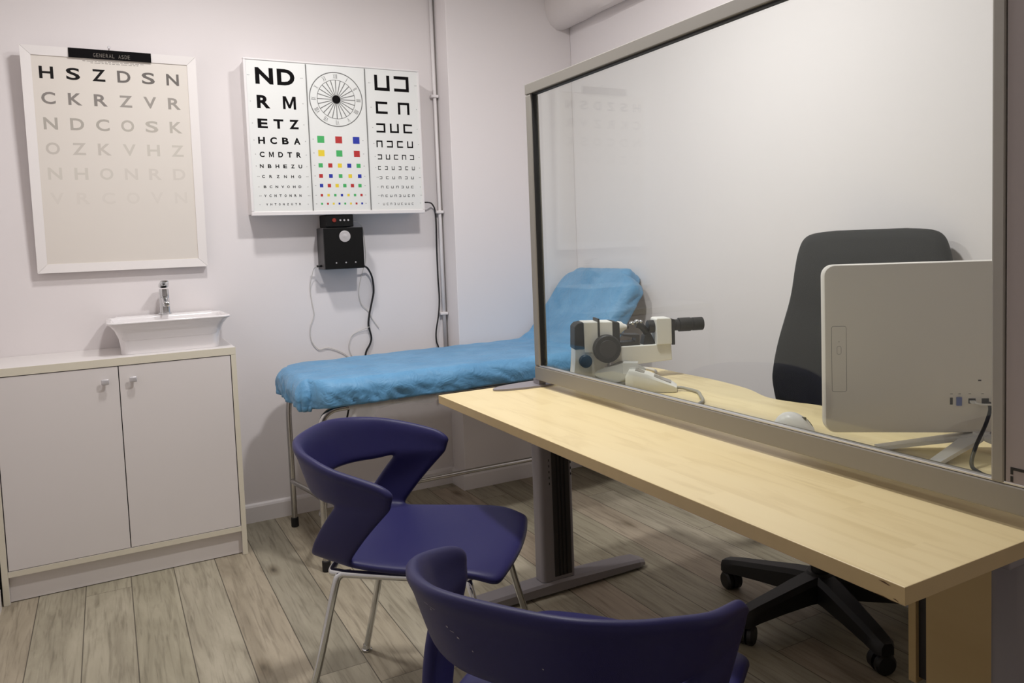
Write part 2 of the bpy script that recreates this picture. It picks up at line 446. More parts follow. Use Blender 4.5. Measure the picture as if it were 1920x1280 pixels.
# ------------------------------------------------------------------ framed letter chart
FW, FH = 0.615, 0.864
_top = Vector((0, -.035, .862)).normalized()
_nrm = Vector((1, 0, 0)).cross(_top)                # points into the wall side? fixed below
if _nrm.y > 0: _nrm = -_nrm
CO = Vector((-1.1255, -.025, 1.1475))
def chart_pt(x, z, d=0.0): return CO + Vector((x, 0, 0)) + _top * z + _nrm * d
t = thing('framed_letter_chart', 'white framed fading letter chart hung above the washbasin cabinet', 'eye chart', CO)
fwid = .034
m = MB()
o4 = [(0, 0), (FW, 0), (FW, FH), (0, FH)]; i4 = [(fwid, fwid), (FW - fwid, fwid), (FW - fwid, FH - fwid), (fwid, FH - fwid)]
for k in range(4):
    a, b = o4[k], o4[(k + 1) % 4]; c, d = i4[(k + 1) % 4], i4[k]
    def pt(p, q): return chart_pt(p[0], p[1], q)
    dirn = (Vector(b) - Vector(a)).normalized()
    g = dirn * 0.0004
    a2 = Vector(a) + g; b2 = Vector(b) - g; c2 = Vector(c) - g; d2 = Vector(d) + g
    lo = [pt(a2, -.012), pt(b2, -.012), pt(c2, -.012), pt(d2, -.012)]
    hi = [pt(a2, .010), pt(b2, .010), pt(c2, .006), pt(d2, .006)]
    m.loft([lo, hi], smooth=False)
m.build('frame', M_frame, t)
m = MB()
L = [[chart_pt(x, z, -.010) for x, z in ((fwid - .004, fwid - .004), (FW - fwid + .004, fwid - .004), (FW - fwid + .004, FH - fwid + .004), (fwid - .004, FH - fwid + .004))],
     [chart_pt(x, z, .002) for x, z in ((fwid - .004, fwid - .004), (FW - fwid + .004, fwid - .004), (FW - fwid + .004, FH - fwid + .004), (fwid - .004, FH - fwid + .004))]]
m.loft(L, smooth=False); sheet = m.build('sheet', M_sheet, t)
greys = [(18, 15, 15), (112, 107, 103), (138, 132, 127), (160, 154, 147), (176, 170, 161), (186, 180, 170), (199, 192, 183), (204, 198, 188), (209, 203, 193), (213, 206, 197), (219, 212, 203)]
MG = [mat('print_grey', g, .6, spec=.2) for g in greys]
m = MB()
FX = [.0805, .1695, .2575, .3455, .4335, .5235]
for r, (wd, z, a, b) in enumerate([('HSZDSN', .767, 0, 1), ('CKRZVR', .671, 2, 3), ('NDCOSK', .575, 4, 5), ('OZKVHZ', .480, 6, 7), ('NHONRD', .384, 8, 9), ('VRCOVN', .288, 10, 10)]):
    for k, ch in enumerate(wd):
        s = .047
        put_glyph(m, ch, lambda x, zz: chart_pt(x, zz, .00215), FX[k] + r * .0008 - s / 2, z - .046 / 2, s, .046, a if k < 3 else b, .022)
m.build('lettering', MG, sheet)
m = MB()
L = [[chart_pt(x, z, q) for x, z in ((.159, .829), (.448, .829), (.448, .8645), (.159, .8645))] for q in (.0065, .0115)]
m.loft(L, smooth=False); hd = lab(m.build('header_label', M_ink, t), 'black header label')
m = MB()
def small_text(mb, txt, F, x, z, h, adv, mi=0, off=0.0):
    for ch in txt:
        if ch != ' ': put_glyph(mb, ch, F, x, z, adv * .72, h, mi, off)
        x += adv
small_text(m, 'GENERAL ASDE', lambda x, z: chart_pt(x, z, .01165), .243, .8355, .0145, .0110)
m.build('lettering', mat('header_print', (108, 101, 93), .5), hd)
m = MB()
random.seed(8)
for zz, x0, x1 in ((.8185, .205, .42), (.8125, .232, .40)):
    x = x0
    while x < x1:
        l = random.uniform(.006, .024); put_rect(m, lambda a, b: chart_pt(a, b, .00215), x, zz, min(x + l, x1), zz + .0026); x += l + .004
m.build('fine_print', mat('fine_print_grey', (150, 144, 136), .5), sheet)
t2 = thing('hanging_screw', 'small grey screw above the framed letter chart', 'screw', tuple(chart_pt(.300, .874)))
c = chart_pt(.300, .878)
m = MB(); m.cyl((c.x, 0, c.z), (c.x, -.058, c.z), .0030, 12); m.build('shank', M_satin, t2)
m = MB(); m.cyl((c.x, -.058, c.z), (c.x, -.063, c.z), .0055, 16, bev=.001); m.build('head', M_satin, t2)

# ------------------------------------------------------------------ test type light box
BX0, BX1, BZ0, BZ1, BY = -.333, .452, 1.354, 2.014, -.120
BO = Vector((-.335, BY, 1.352))
def bp(x, z, d=0.0): return Vector((BO.x + x, BY - d, BO.z + z))
t = thing('test_type_light_box', 'white wall box with letters, clock dial, coloured squares and open-square symbols', 'eye chart', (.06, 0, BZ0))
m = MB(); m.box(BX0 + .006, BX1 - .006, BY + .012, 0, BZ0 + .006, BZ1 - .006, .003); m.build('housing', M_boxwhite, t)
m = MB()
fb, fl = .012, .014
m.box(BX0, BX1, BY - .004, BY + .014, BZ0 - .002, BZ0 + fb + .003, .002)
m.box(BX0, BX1, BY - .004, BY + .014, BZ1 - .008, BZ1, .002)
m.box(BX0, BX0 + .011, BY - .004, BY + .014, BZ0 + fb + .003, BZ1 - .008, .002)
m.box(BX1 - .010, BX1, BY - .004, BY + .014, BZ0 + fb + .003, BZ1 - .008, .002)
m.build('front_frame', M_boxwhite, t)
m = MB(); m.box(BX0 + .008, BX1 - .008, BY, BY + .01, BZ0 + .008, BZ1 - .006); panel = m.build('chart_panel', M_panel, t)
m = MB()
for xa in (.2625, .5255): m.box(BO.x + xa - .0018, BO.x + xa + .0018, BY - .003, BY + .002, BZ0 + .017, BZ1 - .011)
m.build('divider', M_grey_ink, t); 
F1 = lambda x, z: bp(x, z, .00018)
m = MB()
rows = [('ND', .049, .213, .555, .624, .074), ('RM', .050, .213, .454, .509, .055), ('ETZ', .048, .221, .370, .410, .0415), ('HCBA', .046, .223, .304, .333, .028),
        ('CMDTR', .049, .223, .248, .271, .020), ('NBHEZU', .047, .225, .202, .218, .0155), ('CRZNHO', .053, .218, .160, .172, .0118), ('BCNVOHD', .058, .216, .117, .128, .0108),
        ('VCHTONRN', .058, .215, .079, .090, .009), ('VHTONZUTR', .064, .211, .043, .052, .0075)]
for wd, x0, x1, z0, z1, s in rows:
    for k, ch in enumerate(wd):
        x = x0 + (x1 - x0 - s) * k / (len(wd) - 1)
        put_glyph(m, ch, F1, x, z0, s, z1 - z0, 0, .038 if s > .02 else .032)
m.build('letter_rows', M_ink, panel)
m = MB()
def opto(mb, kind, x0, z0, x1, z1):
    th = (x1 - x0) * .2; tz = (z1 - z0) * .2
    sides = {'u': 'lrb', 'n': 'lrt', 'c': 'ltb', 'd': 'rtb'}[kind]
    if 'l' in sides: put_rect(mb, F1, x0, z0, x0 + th, z1)
    if 'r' in sides: put_rect(mb, F1, x1 - th, z0, x1, z1)
    xa = x0 + (th if 'l' in sides else 0); xb = x1 - (th if 'r' in sides else 0)
    if 't' in sides: put_rect(mb, F1, xa, z1 - tz, xb, z1)
    if 'b' in sides: put_rect(mb, F1, xa, z0, xb, z0 + tz)
for seq, x0, x1, z0, z1, s in [('ud', .570, .735, .558, .628, .072), ('cn', .571, .733, .454, .509, .056), ('duc', .569, .742, .369, .411, .043), ('ndcu', .566, .743, .302, .333, .029),
        ('ducnd', .569, .745, .247, .270, .0205), ('cdudcu', .568, .746, .200, .217, .0135), ('dcundu', .573, .739, .158, .170, .0125), ('ncunduc', .578, .736, .116, .127, .0115),
        ('ncunducn', .576, .738, .076, .087, .0105), ('ucnducuuc', .584, .732, .039, .049, .008)]:
    for k, ch in enumerate(seq):
        x = x0 + (x1 - x0 - s) * k / (len(seq) - 1); opto(m, ch, x, z0, x + s, z1)
m.build('open_squares', M_ink, panel)
m = MB()   # little row numbers as ticks either side of each row
for zc, a, b in ((.590, .016, .238), (.481, .022, .241), (.390, .025, .240), (.319, .027, .243), (.260, .030, .243), (.210, .030, .243), (.166, .034, .240), (.122, .036, .243), (.084, .037, .243), (.047, .036, .240)):
    for off in (0, .521):
        for x in (a, b):
            xx = x + off + (.004 if off else 0)
            put_rect(m, F1, xx, zc - .0018, xx + .0042, zc + .0018)
            if zc in (.590, .166, .084): put_rect(m, F1, xx + .006, zc - .0018, xx + .010, zc + .0018)
for zc in (.330, .270, .216, .170, .128, .086, .048):
    for x in (.276, .500): put_rect(m, F1, x, zc - .0016, x + .006, zc + .0016)
m.build('row_numbers', mat('pale_print', (170, 170, 168), .5), panel)
# clock dial
dc = (.391, .507)
m = MB()
def ring(mb, r0, r1, seg=72):
    for k in range(seg):
        a, b = 2 * PI * k / seg, 2 * PI * (k + 1) / seg
        mb.poly([F1(dc[0] + r * math.cos(q), dc[1] + r * math.sin(q)) for r, q in ((r0, a), (r1, a), (r1, b), (r0, b))])
ring(m, .1158, .1200); ring(m, .0838, .0862)
for k in range(24):
    a = 2 * PI * k / 24
    u = Vector((math.cos(a), math.sin(a))); v = Vector((-u.y, u.x))
    ps = [u * .016 - v * .0017, u * .084 - v * .0020, u * .084 + v * .0020, u * .016 + v * .0017]
    m.poly([F1(dc[0] + p.x, dc[1] + p.y) for p in ps])
for k, num in enumerate(['XII', 'I', 'II', 'III', 'IIII', 'V', 'VI', 'VII', 'VIII', 'IX', 'X', 'XI']):
    a = PI / 2 - 2 * PI * k / 12
    u = Vector((math.cos(a), math.sin(a))); v = Vector((u.y, -u.x))
    def FR(x, z, u=u, v=v):
        p = u * (.101 + z) + v * x; return F1(dc[0] + p.x, dc[1] + p.y)
    cw = {'I': .0045, 'V': .010, 'X': .010}; tot = sum(cw[c] for c in num); x = -tot / 2
    for c in num:
        if c == 'I': put_rect(m, FR, x + .0012, -.010, x + .0034, .010)
        else: put_glyph(m, c, FR, x, -.010, cw[c] * .9, .020, 0, .0)
        x += cw[c]
m.build('clock_dial', M_grey_ink, panel)
m = MB(); 
m.poly([F1(dc[0] + .0185 * math.cos(k * PI / 20), dc[1] + .0185 * math.sin(k * PI / 20)) + Vector((0, -.0002, 0)) for k in range(40)])
m.build('dial_centre', M_ink, panel)
SQ = {'g': mat('print_green', (62, 170, 92), .45), 'r': mat('print_red', (178, 36, 36), .45), 'b': mat('print_blue', (22, 44, 158), .45), 'y': mat('print_yellow', (226, 200, 44), .45)}
keys = 'grby'
m = MB()
for seq, x0, x1, z, s in [('grb', .3125, .472, .330, .0305), ('ygr', .312, .472, .270, .0275), ('grybg', .306, .477, .2165, .0185), ('rbgyb', .305, .480, .1705, .0165), ('brygrg', .305, .479, .128, .015), ('rygbygr', .304, .484, .0855, .0105), ('grybgyrb', .303, .485, .048, .0085)]:
    for k, c in enumerate(seq):
        x = x0 + (x1 - x0) * k / (len(seq) - 1)
        put_rect(m, F1, x - s / 2, z - s / 2, x + s / 2, z + s / 2, keys.index(c))
m.build('coloured_squares', [SQ[k] for k in keys], panel)

# switch unit and speaker hanging below the light box
t = thing('switch_unit', 'small black switch unit with buttons under the light box', 'control box', (.045, 0, 1.296))
m = MB(); m.box(-.018, .106, -.118, -.001, 1.297, 1.352, .003); m.build('case', M_blackmet, t)
m = MB(); m.cyl((.018, -.116, 1.326), (.018, -.122, 1.326), .0095, 24, bev=.0015); lab(m.build('red_button', mat('dull_red', (132, 44, 34), .4), t), 'dull red push button')
for x in (.046, .064, .082):
    m = MB(); m.cyl((x, -.117, 1.326), (x, -.121, 1.326), .0045, 16, bev=.001); m.build('button', M_satin, t)
m = MB(); m.cyl((.106, -.06, 1.324), (.122, -.06, 1.324), .004, 12); m.build('plug', M_black, t)
t = thing('speaker_box', 'black square speaker box on the wall below the switch unit', 'speaker', (.05, 0, 1.106))
m = MB(); m.box(-.034, .147, -.112, -.001, 1.108, 1.294, .002); m.build('case', M_darkside, t)
m = MB(); m.box(-.032, .147, -.120, -.1115, 1.109, 1.293, .002); m.build('front_plate', M_blackmet, t)
m = MB()
L = [[(.062 + r * math.cos(k * PI / 20), -y, 1.254 + r * math.sin(k * PI / 20)) for k in range(40)] for r, y in ((.0255, .1195), (.0255, .1225), (.022, .1235), (.017, .1225), (.008, .1245), (.0005, .125))]
m.loft(L, cap=False); lab(m.build('grille', M_satin, t, smooth=True), 'round silver grille')
for x in (.018, .062, .106):
    m = MB(); m.cyl((x, -.119, 1.136), (x, -.1225, 1.136), .0035, 12, bev=.0008); m.build('screw', M_satin, t)
m = MB(); m.cyl((-.034, -.06, 1.124), (-.056, -.06, 1.124), .005, 12); m.build('plug', M_black, t)

def cable(name, pts, r, mt, label, cat='cable', n=8):
    m = MB(); m.tube(crv(pts, n), r, 10); return tag(m.build(name, mt, smooth=True), label, cat)
cable('speaker_cable', [(.1485, -.06, 1.122), (.165, -.05, 1.115), (.190, -.03, 1.10), (.211, -.02, 1.058), (.218, -.012, .995), (.207, -.012, .945), (.191, -.012, .883), (.185, -.012, .833), (.195, -.012, .776), (.187, -.012, .744), (.166, -.012, .708), (.158, -.012, .66), (.13, -.02, .55), (.08, -.03, .50), (.05, -.03, .40)], .0045, M_black, 'thick black cable running down the wall from the speaker box')
cable('power_cord', [(.446, -.06, 1.404), (.50, -.05, 1.405), (.530, -.025, 1.398), (.549, -.012, 1.367), (.552, -.012, 1.302), (.549, -.012, 1.171), (.549, -.012, 1.039), (.551, -.012, .934), (.543, -.012, .855), (.527, -.012, .777), (.526, -.012, .724), (.536, -.012, .68), (.53, -.015, .56), (.50, -.02, .45)], .0036, M_black, 'black power cord hanging from the right side of the light box')
cable('thin_wire', [(-.0575, -.06, 1.124), (-.066, -.03, 1.105), (-.078, -.006, 1.026), (-.072, -.006, .952), (-.067, -.006, .903), (-.088, -.006, .843), (-.084, -.006, .782), (-.054, -.006, .742), (-.012, -.006, .745), (.049, -.006, .719), (.09, -.006, .68), (.11, -.006, .6)], .0016, M_wire, 'thin pale wire hanging left of the speaker box')
cable('thin_wire', [(.122, -.06, 1.324), (.150, -.035, 1.318), (.181, -.006, 1.29), (.189, -.006, 1.21), (.188, -.006, 1.135), (.17, -.006, 1.086), (.148, -.006, .999), (.157, -.006, .936), (.186, -.006, .903), (.21, -.006, .856), (.237, -.006, .815)], .0015, M_wire, 'thin pale wire hanging from the right side of the switch unit')
cable('thin_wire', [(.186, -.0195, .826), (.156, -.010, .815), (.108, -.006, .794), (.088, -.006, .753), (.091, -.006, .715), (.106, -.006, .675), (.11, -.006, .6)], .0015, M_wire, 'thin pale wire looping off the thick black cable by the couch')

# ------------------------------------------------------------------ washbasin cabinet
CX0, CX1, CY0, CH = -1.281, -.4655, -.364, .8315
t = thing('washbasin_cabinet', 'white two-door cabinet with cream edges under the letter chart', 'cabinet', ((CX0 + CX1) / 2, -.18, 0))
m = MB(); m.box(CX0, CX1, CY0, -.001, CH - .0285, CH, .0015); m.build('top', [M_white], t)
m = MB(); m.box(CX0, CX1, CY0 - .0012, CY0 + .0006, CH - .0285, CH - .0006); m.build('top_edging', M_edge, t)
for x0, x1 in ((CX0, CX0 + .019), (CX1 - .0185, CX1)):
    m = MB(); m.box(x0, x1, CY0 + .0008, -.001, 0, CH - .0288); sd = m.build('side_panel', M_white, t)
    m = MB(); m.box(x0, x1, CY0 - .0008, CY0 + .0008, 0.001, CH - .029); m.build('edging', M_edge, sd)
m = MB(); m.box(CX0 + .0195, CX1 - .019, CY0 + .0008, -.02, .098, .1175); bs = m.build('bottom_shelf', M_white, t)
m = MB(); m.box(CX0 + .0195, CX1 - .019, CY0 - .0008, CY0 + .0008, .098, .1175); m.build('edging', M_edge, bs)
m = MB(); m.box(CX0 + .0195, CX1 - .019, CY0 + .022, CY0 + .038, 0.003, .0975); m.build('kickboard', M_door, t)
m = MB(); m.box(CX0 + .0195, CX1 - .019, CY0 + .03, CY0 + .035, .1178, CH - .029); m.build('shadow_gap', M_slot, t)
for x0, x1, kx in ((CX0 + .022, -.8775, -.921), (-.8745, CX1 - .0215, -.830)):
    m = MB(); m.box(x0, x1, CY0 + .001, CY0 + .018, .1195, CH - .0315, .001); d = m.build('door', M_door, t)
    m = MB(); m.cyl((kx, CY0 + .001, .749), (kx, CY0 - .014, .749), .006, 16)
    m.box(kx - .0125, kx + .0125, CY0 - .020, CY0 - .012, .739, .759, .0035, 3)
    lab(m.build('knob', M_satin, d, smooth=True), 'brushed metal knob')

# basin: rectangular ceramic bowl flaring to a thin rim
BA = (-.905, -.470, -.345, -.010)
t = thing('washbasin', 'white ceramic washbasin sitting on the cabinet top', 'basin', (-.69, -.17, CH))
def rrect(x0, x1, y0, y1, r, z, n=6):
    out = []
    for cx, cy, a0 in ((x1 - r, y1 - r, 0), (x0 + r, y1 - r, PI / 2), (x0 + r, y0 + r, PI), (x1 - r, y0 + r, 1.5 * PI)):
        for k in range(n + 1):
            a = a0 + PI / 2 * k / n; out.append((cx + r * math.cos(a), cy + r * math.sin(a), z))
    return out
zb, zt = CH + .0005, .958
m = MB(); L = []
for q, z in ((0, zb), (.05, zb + .004), (.25, zb + .03), (.5, zb + .060), (.75, zb + .092), (.92, zb + .112), (1.0, zt - .008)):
    e = q ** 3.0
    x0 = -.862 + (BA[0] + .862) * e; x1 = -.512 + (BA[1] + .512) * e; y0 = -.302 + (BA[2] + .302) * e; y1 = -.03 + (BA[3] + .03) * e
    L.append(rrect(x0, x1, y0, y1, .035, z + 0.0))
L.append(rrect(BA[0] - .001, BA[1] + .001, BA[2] - .001, BA[3], .036, zt - .004))
L.append(rrect(BA[0] + .002, BA[1] - .002, BA[2] + .002, BA[3] - .002, .034, zt))
L.append(rrect(BA[0] + .014, BA[1] - .014, BA[2] + .014, -.095, .03, zt))
L.append(rrect(BA[0] + .020, BA[1] - .020, BA[2] + .020, -.100, .03, zt - .006))
L.append(rrect(BA[0] + .045, BA[1] - .045, BA[2] + .035, -.11, .03, zt - .07))
L.append(rrect(BA[0] + .09, BA[1] - .09, BA[2] + .06, -.13, .03, zt - .095))
m.loft(L); m.build('bowl', M_ceram, t, smooth=True, angle=60)
m = MB(); m.cyl((-.69, -.21, zt - .0955), (-.69, -.21, zt - .091), .022, 24, bev=.001); m.build('drain', M_chrome, t)
t = thing('basin_tap', 'chrome mixer tap standing at the back of the washbasin', 'tap', (-.688, -.055, zt))
tx, ty = -.688, -.056
m = MB()
m.cyl((tx, ty, zt), (tx, ty, zt + .008), .026, 28, bev=.002)
L = []
for z, rx, ry in ((.006, .0205, .0205), (.03, .0195, .0200), (.07, .0190, .020), (.098, .0188, .0205), (.104, .018, .019)):
    L.append([(tx + rx * math.copysign(abs(math.cos(a)) ** .6, math.cos(a)), ty + ry * math.copysign(abs(math.sin(a)) ** .6, math.sin(a)), zt + z) for a in [2 * PI * k / 28 for k in range(28)]])
m.loft(L); m.build('body', M_chrome, t, smooth=True)
m = MB()
L = []
for yy, zz, hw, hh in ((ty - .005, .064, .014, .014), (ty - .035, .060, .014, .012), (ty - .075, .051, .0135, .010), (ty - .098, .045, .0125, .009), (ty - .100, .044, .010, .007)):
    L.append([(tx + hw * math.copysign(abs(math.cos(a)) ** .6, math.cos(a)), yy, zt + zz + hh * math.copysign(abs(math.sin(a)) ** .6, math.sin(a))) for a in [2 * PI * k / 20 for k in range(20)]])
m.loft(L); m.build('spout', M_chrome, t, smooth=True)
m = MB()
L = []
for yy, zz, hw, hh in ((ty + .020, .116, .012, .006), (ty + .010, .118, .0195, .012), (ty - .018, .121, .0195, .012), (ty - .045, .128, .018, .007), (ty - .066, .136, .015, .0045), (ty - .070, .137, .010, .003)):
    L.append([(tx + hw * math.copysign(abs(math.cos(a)) ** .55, math.cos(a)), yy, zt + zz + hh * math.copysign(abs(math.sin(a)) ** .7, math.sin(a))) for a in [2 * PI * k / 20 for k in range(20)]])
m.loft(L); m.build('lever', M_chrome, t, smooth=True)

# ------------------------------------------------------------------ examination couch
XCR = .935
YF, YB = -.70, -.165       # near and far leg lines
t = thing('examination_couch', 'chrome tube examination couch with raised head end along the far wall', 'couch', (.45, -.43, 0))
def rail(y):
    return crv([(-.237, y, .03), (-.237, y, .30), (-.237, y, .50), (-.225, y, .565), (-.19, y, .60), (-.13, y, .607), (.0, y, .607), (.45, y, .607), (.70, y, .607), (1.00, y, .607)], 6)
def foot_at(x, y, par):
    m = MB(); m.cyl((x, y, 0), (x, y, .042), .0160, 20, bev=.003); lab(m.build('rubber_foot', M_rubber, par, smooth=True), 'black rubber foot')
for y in (YF, YB):
    m = MB(); m.tube(rail(y), .0125, 16); fr = m.build('side_rail_with_leg', M_chrome_worn, t, smooth=True)
    foot_at(-.237, y, fr)
x = -.237
m = MB(); m.tube(crv([(x, YB, .205), (x + .004, YB - .05, .203), (x + .05, -.34, .186), (x + .062, -.43, .183), (x + .05, -.52, .186), (x + .004, YF + .05, .203), (x, YF, .205)], 6), .0105, 14)
m.build('end_bar', M_chrome_worn, t, smooth=True)
HYA, HYB = -.53, -.32      # inset legs at the head end
m = MB(); m.tube(crv([(XCR, HYA, .03), (XCR, HYA, .30), (XCR, HYA, .53), (XCR, HYA + .012, .565), (XCR, HYA + .045, .578), (XCR, -.425, .58), (XCR, HYB - .045, .578), (XCR, HYB - .012, .565), (XCR, HYB, .53), (XCR, HYB, .30), (XCR, HYB, .03)], 6), .0125, 16)
fr = m.build('head_leg_frame', M_chrome_worn, t, smooth=True)
foot_at(XCR, HYA, fr); foot_at(XCR, HYB, fr)
m = MB(); m.tube([(XCR, HYA, .183), (XCR, HYB, .183)], .0105, 14); m.build('end_bar', M_chrome_worn, t, smooth=True)
m = MB(); m.tube([(-.175, -.43, .183), (.4, -.43, .183), (XCR - .008, -.43, .183)], .0105, 14); m.build('stretcher', M_chrome_worn, t, smooth=True)
m = MB(); m.box(-.16, .98, YF + .016, YB - .016, .590, .622, .006); m.build('base_board', M_mat, t)
m = MB()
def bed_path(s):
    """s metres along the couch surface -> x, z, tangent angle"""
    x0, z0 = -.288, .711; A, Rr, S0 = math.radians(52), .17, 1.145
    if s <= S0: return x0 + s, z0, 0.0
    d = (s - S0) / Rr
    if d <= A: return x0 + S0 + Rr * math.sin(d), z0 + Rr * (1 - math.cos(d)), d
    e = s - S0 - Rr * A
    return x0 + S0 + Rr * math.sin(A) + e * math.cos(A), z0 + Rr * (1 - math.cos(A)) + e * math.sin(A), A
STOT = 1.145 + .17 * math.radians(52) + .365
def bed_pt(s, tt, depth):
    sc_ = min(max(s, 0), STOT); x, z, a = bed_path(sc_)
    x += (s - sc_) * math.cos(a); z += (s - sc_) * math.sin(a)
    return Vector((x - math.sin(a) * -depth, tt, z - math.cos(a) * depth))
def cushion(s0, s1, y0, y1, d0, d1, r=.03, plan=(0, 0)):
    """padded slab following the couch path"""
    mb = MB(); L = []
    n = 80
    for i in range(n + 1):
        s = s0 + (s1 - s0) * (.5 - .5 * math.cos(PI * i / n))
        e = min(s - s0, s1 - s); sh = r - math.sqrt(max(0, r * r - (r - min(e, r)) ** 2))
        ct = 0
        if plan[0] and s - s0 < plan[0]: ct = plan[0] - math.sqrt(max(0, plan[0] ** 2 - (plan[0] - s + s0) ** 2))
        if plan[1] and s1 - s < plan[1]: ct = plan[1] - math.sqrt(max(0, plan[1] ** 2 - (plan[1] - s1 + s) ** 2))
        ring = []
        for cy, cd, a0 in ((y1, d0, 0), (y0, d0, 1), (y0, d1, 2), (y1, d1, 3)):
            for k in range(5):
                a = PI / 2 * (a0 + k / 4)
                yy = (y1 - r - ct if a0 in (0, 3) else y0 + r + ct) + (r - sh) * math.cos(a)
                dd = (d0 + r if a0 in (0, 1) else d1 - r) - (r - sh) * math.sin(a)
                ring.append(bed_pt(s, yy, dd))
        L.append(ring)
    mb.loft(L); return mb
cushion(.016, 1.10, -.733, -.167, .010, .083, plan=(.14, 0)).build('mattress', M_mat, t, smooth=True)
cushion(1.13, STOT - .020, -.722, -.178, .010, .075, plan=(0, .14)).build('backrest', M_mat, t, smooth=True)
for y in (YF + .03, YB - .03):
    m = MB(); a, b = bed_pt(1.20, y, .085), bed_pt(STOT - .06, y, .085)
    m.tube([a, b], .010, 12); m.tube([bed_pt(1.40, y, .085), Vector((1.09, y, .60))], .008, 10); m.build('backrest_support', M_chrome_worn, t, smooth=True)

# blue disposable cover drawn over the mattress and backrest
m = MB()
NS, NT, ME = 150, 46, 15
y0c, y1c = -.752, -.148
r = .040; LEN = .093
def off(e):
    """distance past the inner edge -> outward shift, drop"""
    q = r * PI / 2
    if e <= q: return r * math.sin(e / r), r * (1 - math.cos(e / r))
    return r - .10 * (e - q), r + (e - q)
def ridged(p): return 1 - 2 * abs(noise.noise(p))
emax = r * PI / 2 + (LEN - r)
S_in0, S_in1 = r - .004, STOT - r + .004
T_in0, T_in1 = y0c + r, y1c - r
si = [(-1, emax * (1 - i / ME)) for i in range(ME)] + [(0, i / NS) for i in range(NS + 1)] + [(1, emax * (i + 1) / ME) for i in range(ME)]
ti = [(-1, emax * (1 - i / ME)) for i in range(ME)] + [(0, i / NT) for i in range(NT + 1)] + [(1, emax * (i + 1) / ME) for i in range(ME)]
G = []
for ks, vs in si:
    rowv = []
    for kt, vt in ti:
        es = vs if ks else 0.0; et = vt if kt else 0.0
        bs = (S_in0 if ks < 0 else S_in1) if ks else S_in0 + (S_in1 - S_in0) * vs
        bt = (T_in0 if kt < 0 else T_in1) if kt else T_in0 + (T_in1 - T_in0) * vt
        RP, dd_ = (.085, bs - S_in0) if bs < .6 else (.075, S_in1 - bs)
        if dd_ < RP:
            cut = RP - math.sqrt(max(0, RP * RP - (RP - dd_) ** 2)); hw_ = (T_in1 - T_in0) / 2; mid_ = (T_in1 + T_in0) / 2
            bt = mid_ + (bt - mid_) * (hw_ - cut) / hw_
        e = max(es, et); h, v = off(e)
        nn = math.hypot(es, et)
        us, ut = (ks * es / nn, kt * et / nn) if nn > 1e-9 else (0, 0)
        # wrinkles
        pw = Vector((bs * 1.0, bt, 0))
        if e > r * .6:
            k = min(1, (e - r * .6) / .05)
            w1 = ridged(Vector((bs * 8 + bt * 6 - e * 5, e * 9 + bs * 2, 3.1))) * .008 + ridged(Vector((bs * 22 - e * 34, bt * 20 + e * 18, 7.7))) * .006
            if ks < 0 or bs < .34:
                q_ = bs + bt * .8 + (es - et) * .6
                w1 += (abs(math.sin(q_ * 62 + 2.2 * noise.noise(pw * 8))) ** .7 - .5) * .010 * (e / emax)
            h += w1 * k; v += .008 * noise.noise(Vector((bs * 5, bt * 5, 1.5))) * k * (e / emax)
            if ks < 0: v += .010 * (e / emax)
            if ks <= 0 and kt < 0 and bs < .10: v += .012 * (e / emax) * (1 - bs / .10)
        dep = v
        if e < .05:
            f = 1 - e / .05
            dep += -.0035 * ridged(Vector((bs * 6.5, bt * 5.0, .4))) * f + .0030 * noise.noise(Vector((bs * 14, bt * 12, 5))) * f
            if abs(bs - 1.26) < .14: dep -= .004 * math.sin((bs - 1.26) * 90 + bt * 9) * (1 - abs(bs - 1.26) / .14) * f
        # soft crown at the head end
        if ks == 0 and bs > STOT - .10 and kt == 0:
            q = (bs - STOT + .10) / .10
            dep -= .010 * q * math.exp(-((bt + .43) / .16) ** 2)
        rowv.append(m.bm.verts.new(bed_pt(bs + us * h, bt + ut * h, dep - .004)))
    G.append(rowv)
for i in range(len(G) - 1):
    for j in range(len(G[0]) - 1):
        f = m.bm.faces.new((G[i][j], G[i + 1][j], G[i + 1][j + 1], G[i][j + 1])); f.smooth = True
o = m.build('couch_cover', M_cover, smooth=False)
for p in o.data.polygons: p.use_smooth = True
sd = o.modifiers.new('cloth', 'SOLIDIFY'); sd.thickness = .0015; sd.offset = 1
tag(o, 'wrinkled blue disposable cover stretched over the examination couch', 'couch cover')
# clear plastic wrap hanging under the edge
m = MB(); G = []
for i in range(31):
    x = -.13 + .42 * i / 30; rowv = []
    for j in range(7):
        d = j / 6
        rowv.append(m.bm.verts.new((x + .01 * d, -.722 - .008 * math.sin(x * 60 + d * 3) - .006 * d, .628 - (.035 + .026 * noise.noise((x * 9, 2, 0)) + (.03 if i < 7 else 0)) * d)))
    G.append(rowv)
for i in range(30):
    for j in range(6): f = m.bm.faces.new((G[i][j], G[i + 1][j], G[i + 1][j + 1], G[i][j + 1])); f.smooth = True
o = m.build('plastic_wrap', M_clear)
tag(o, 'clear plastic wrap showing below the near edge of the blue couch cover', 'plastic wrap')

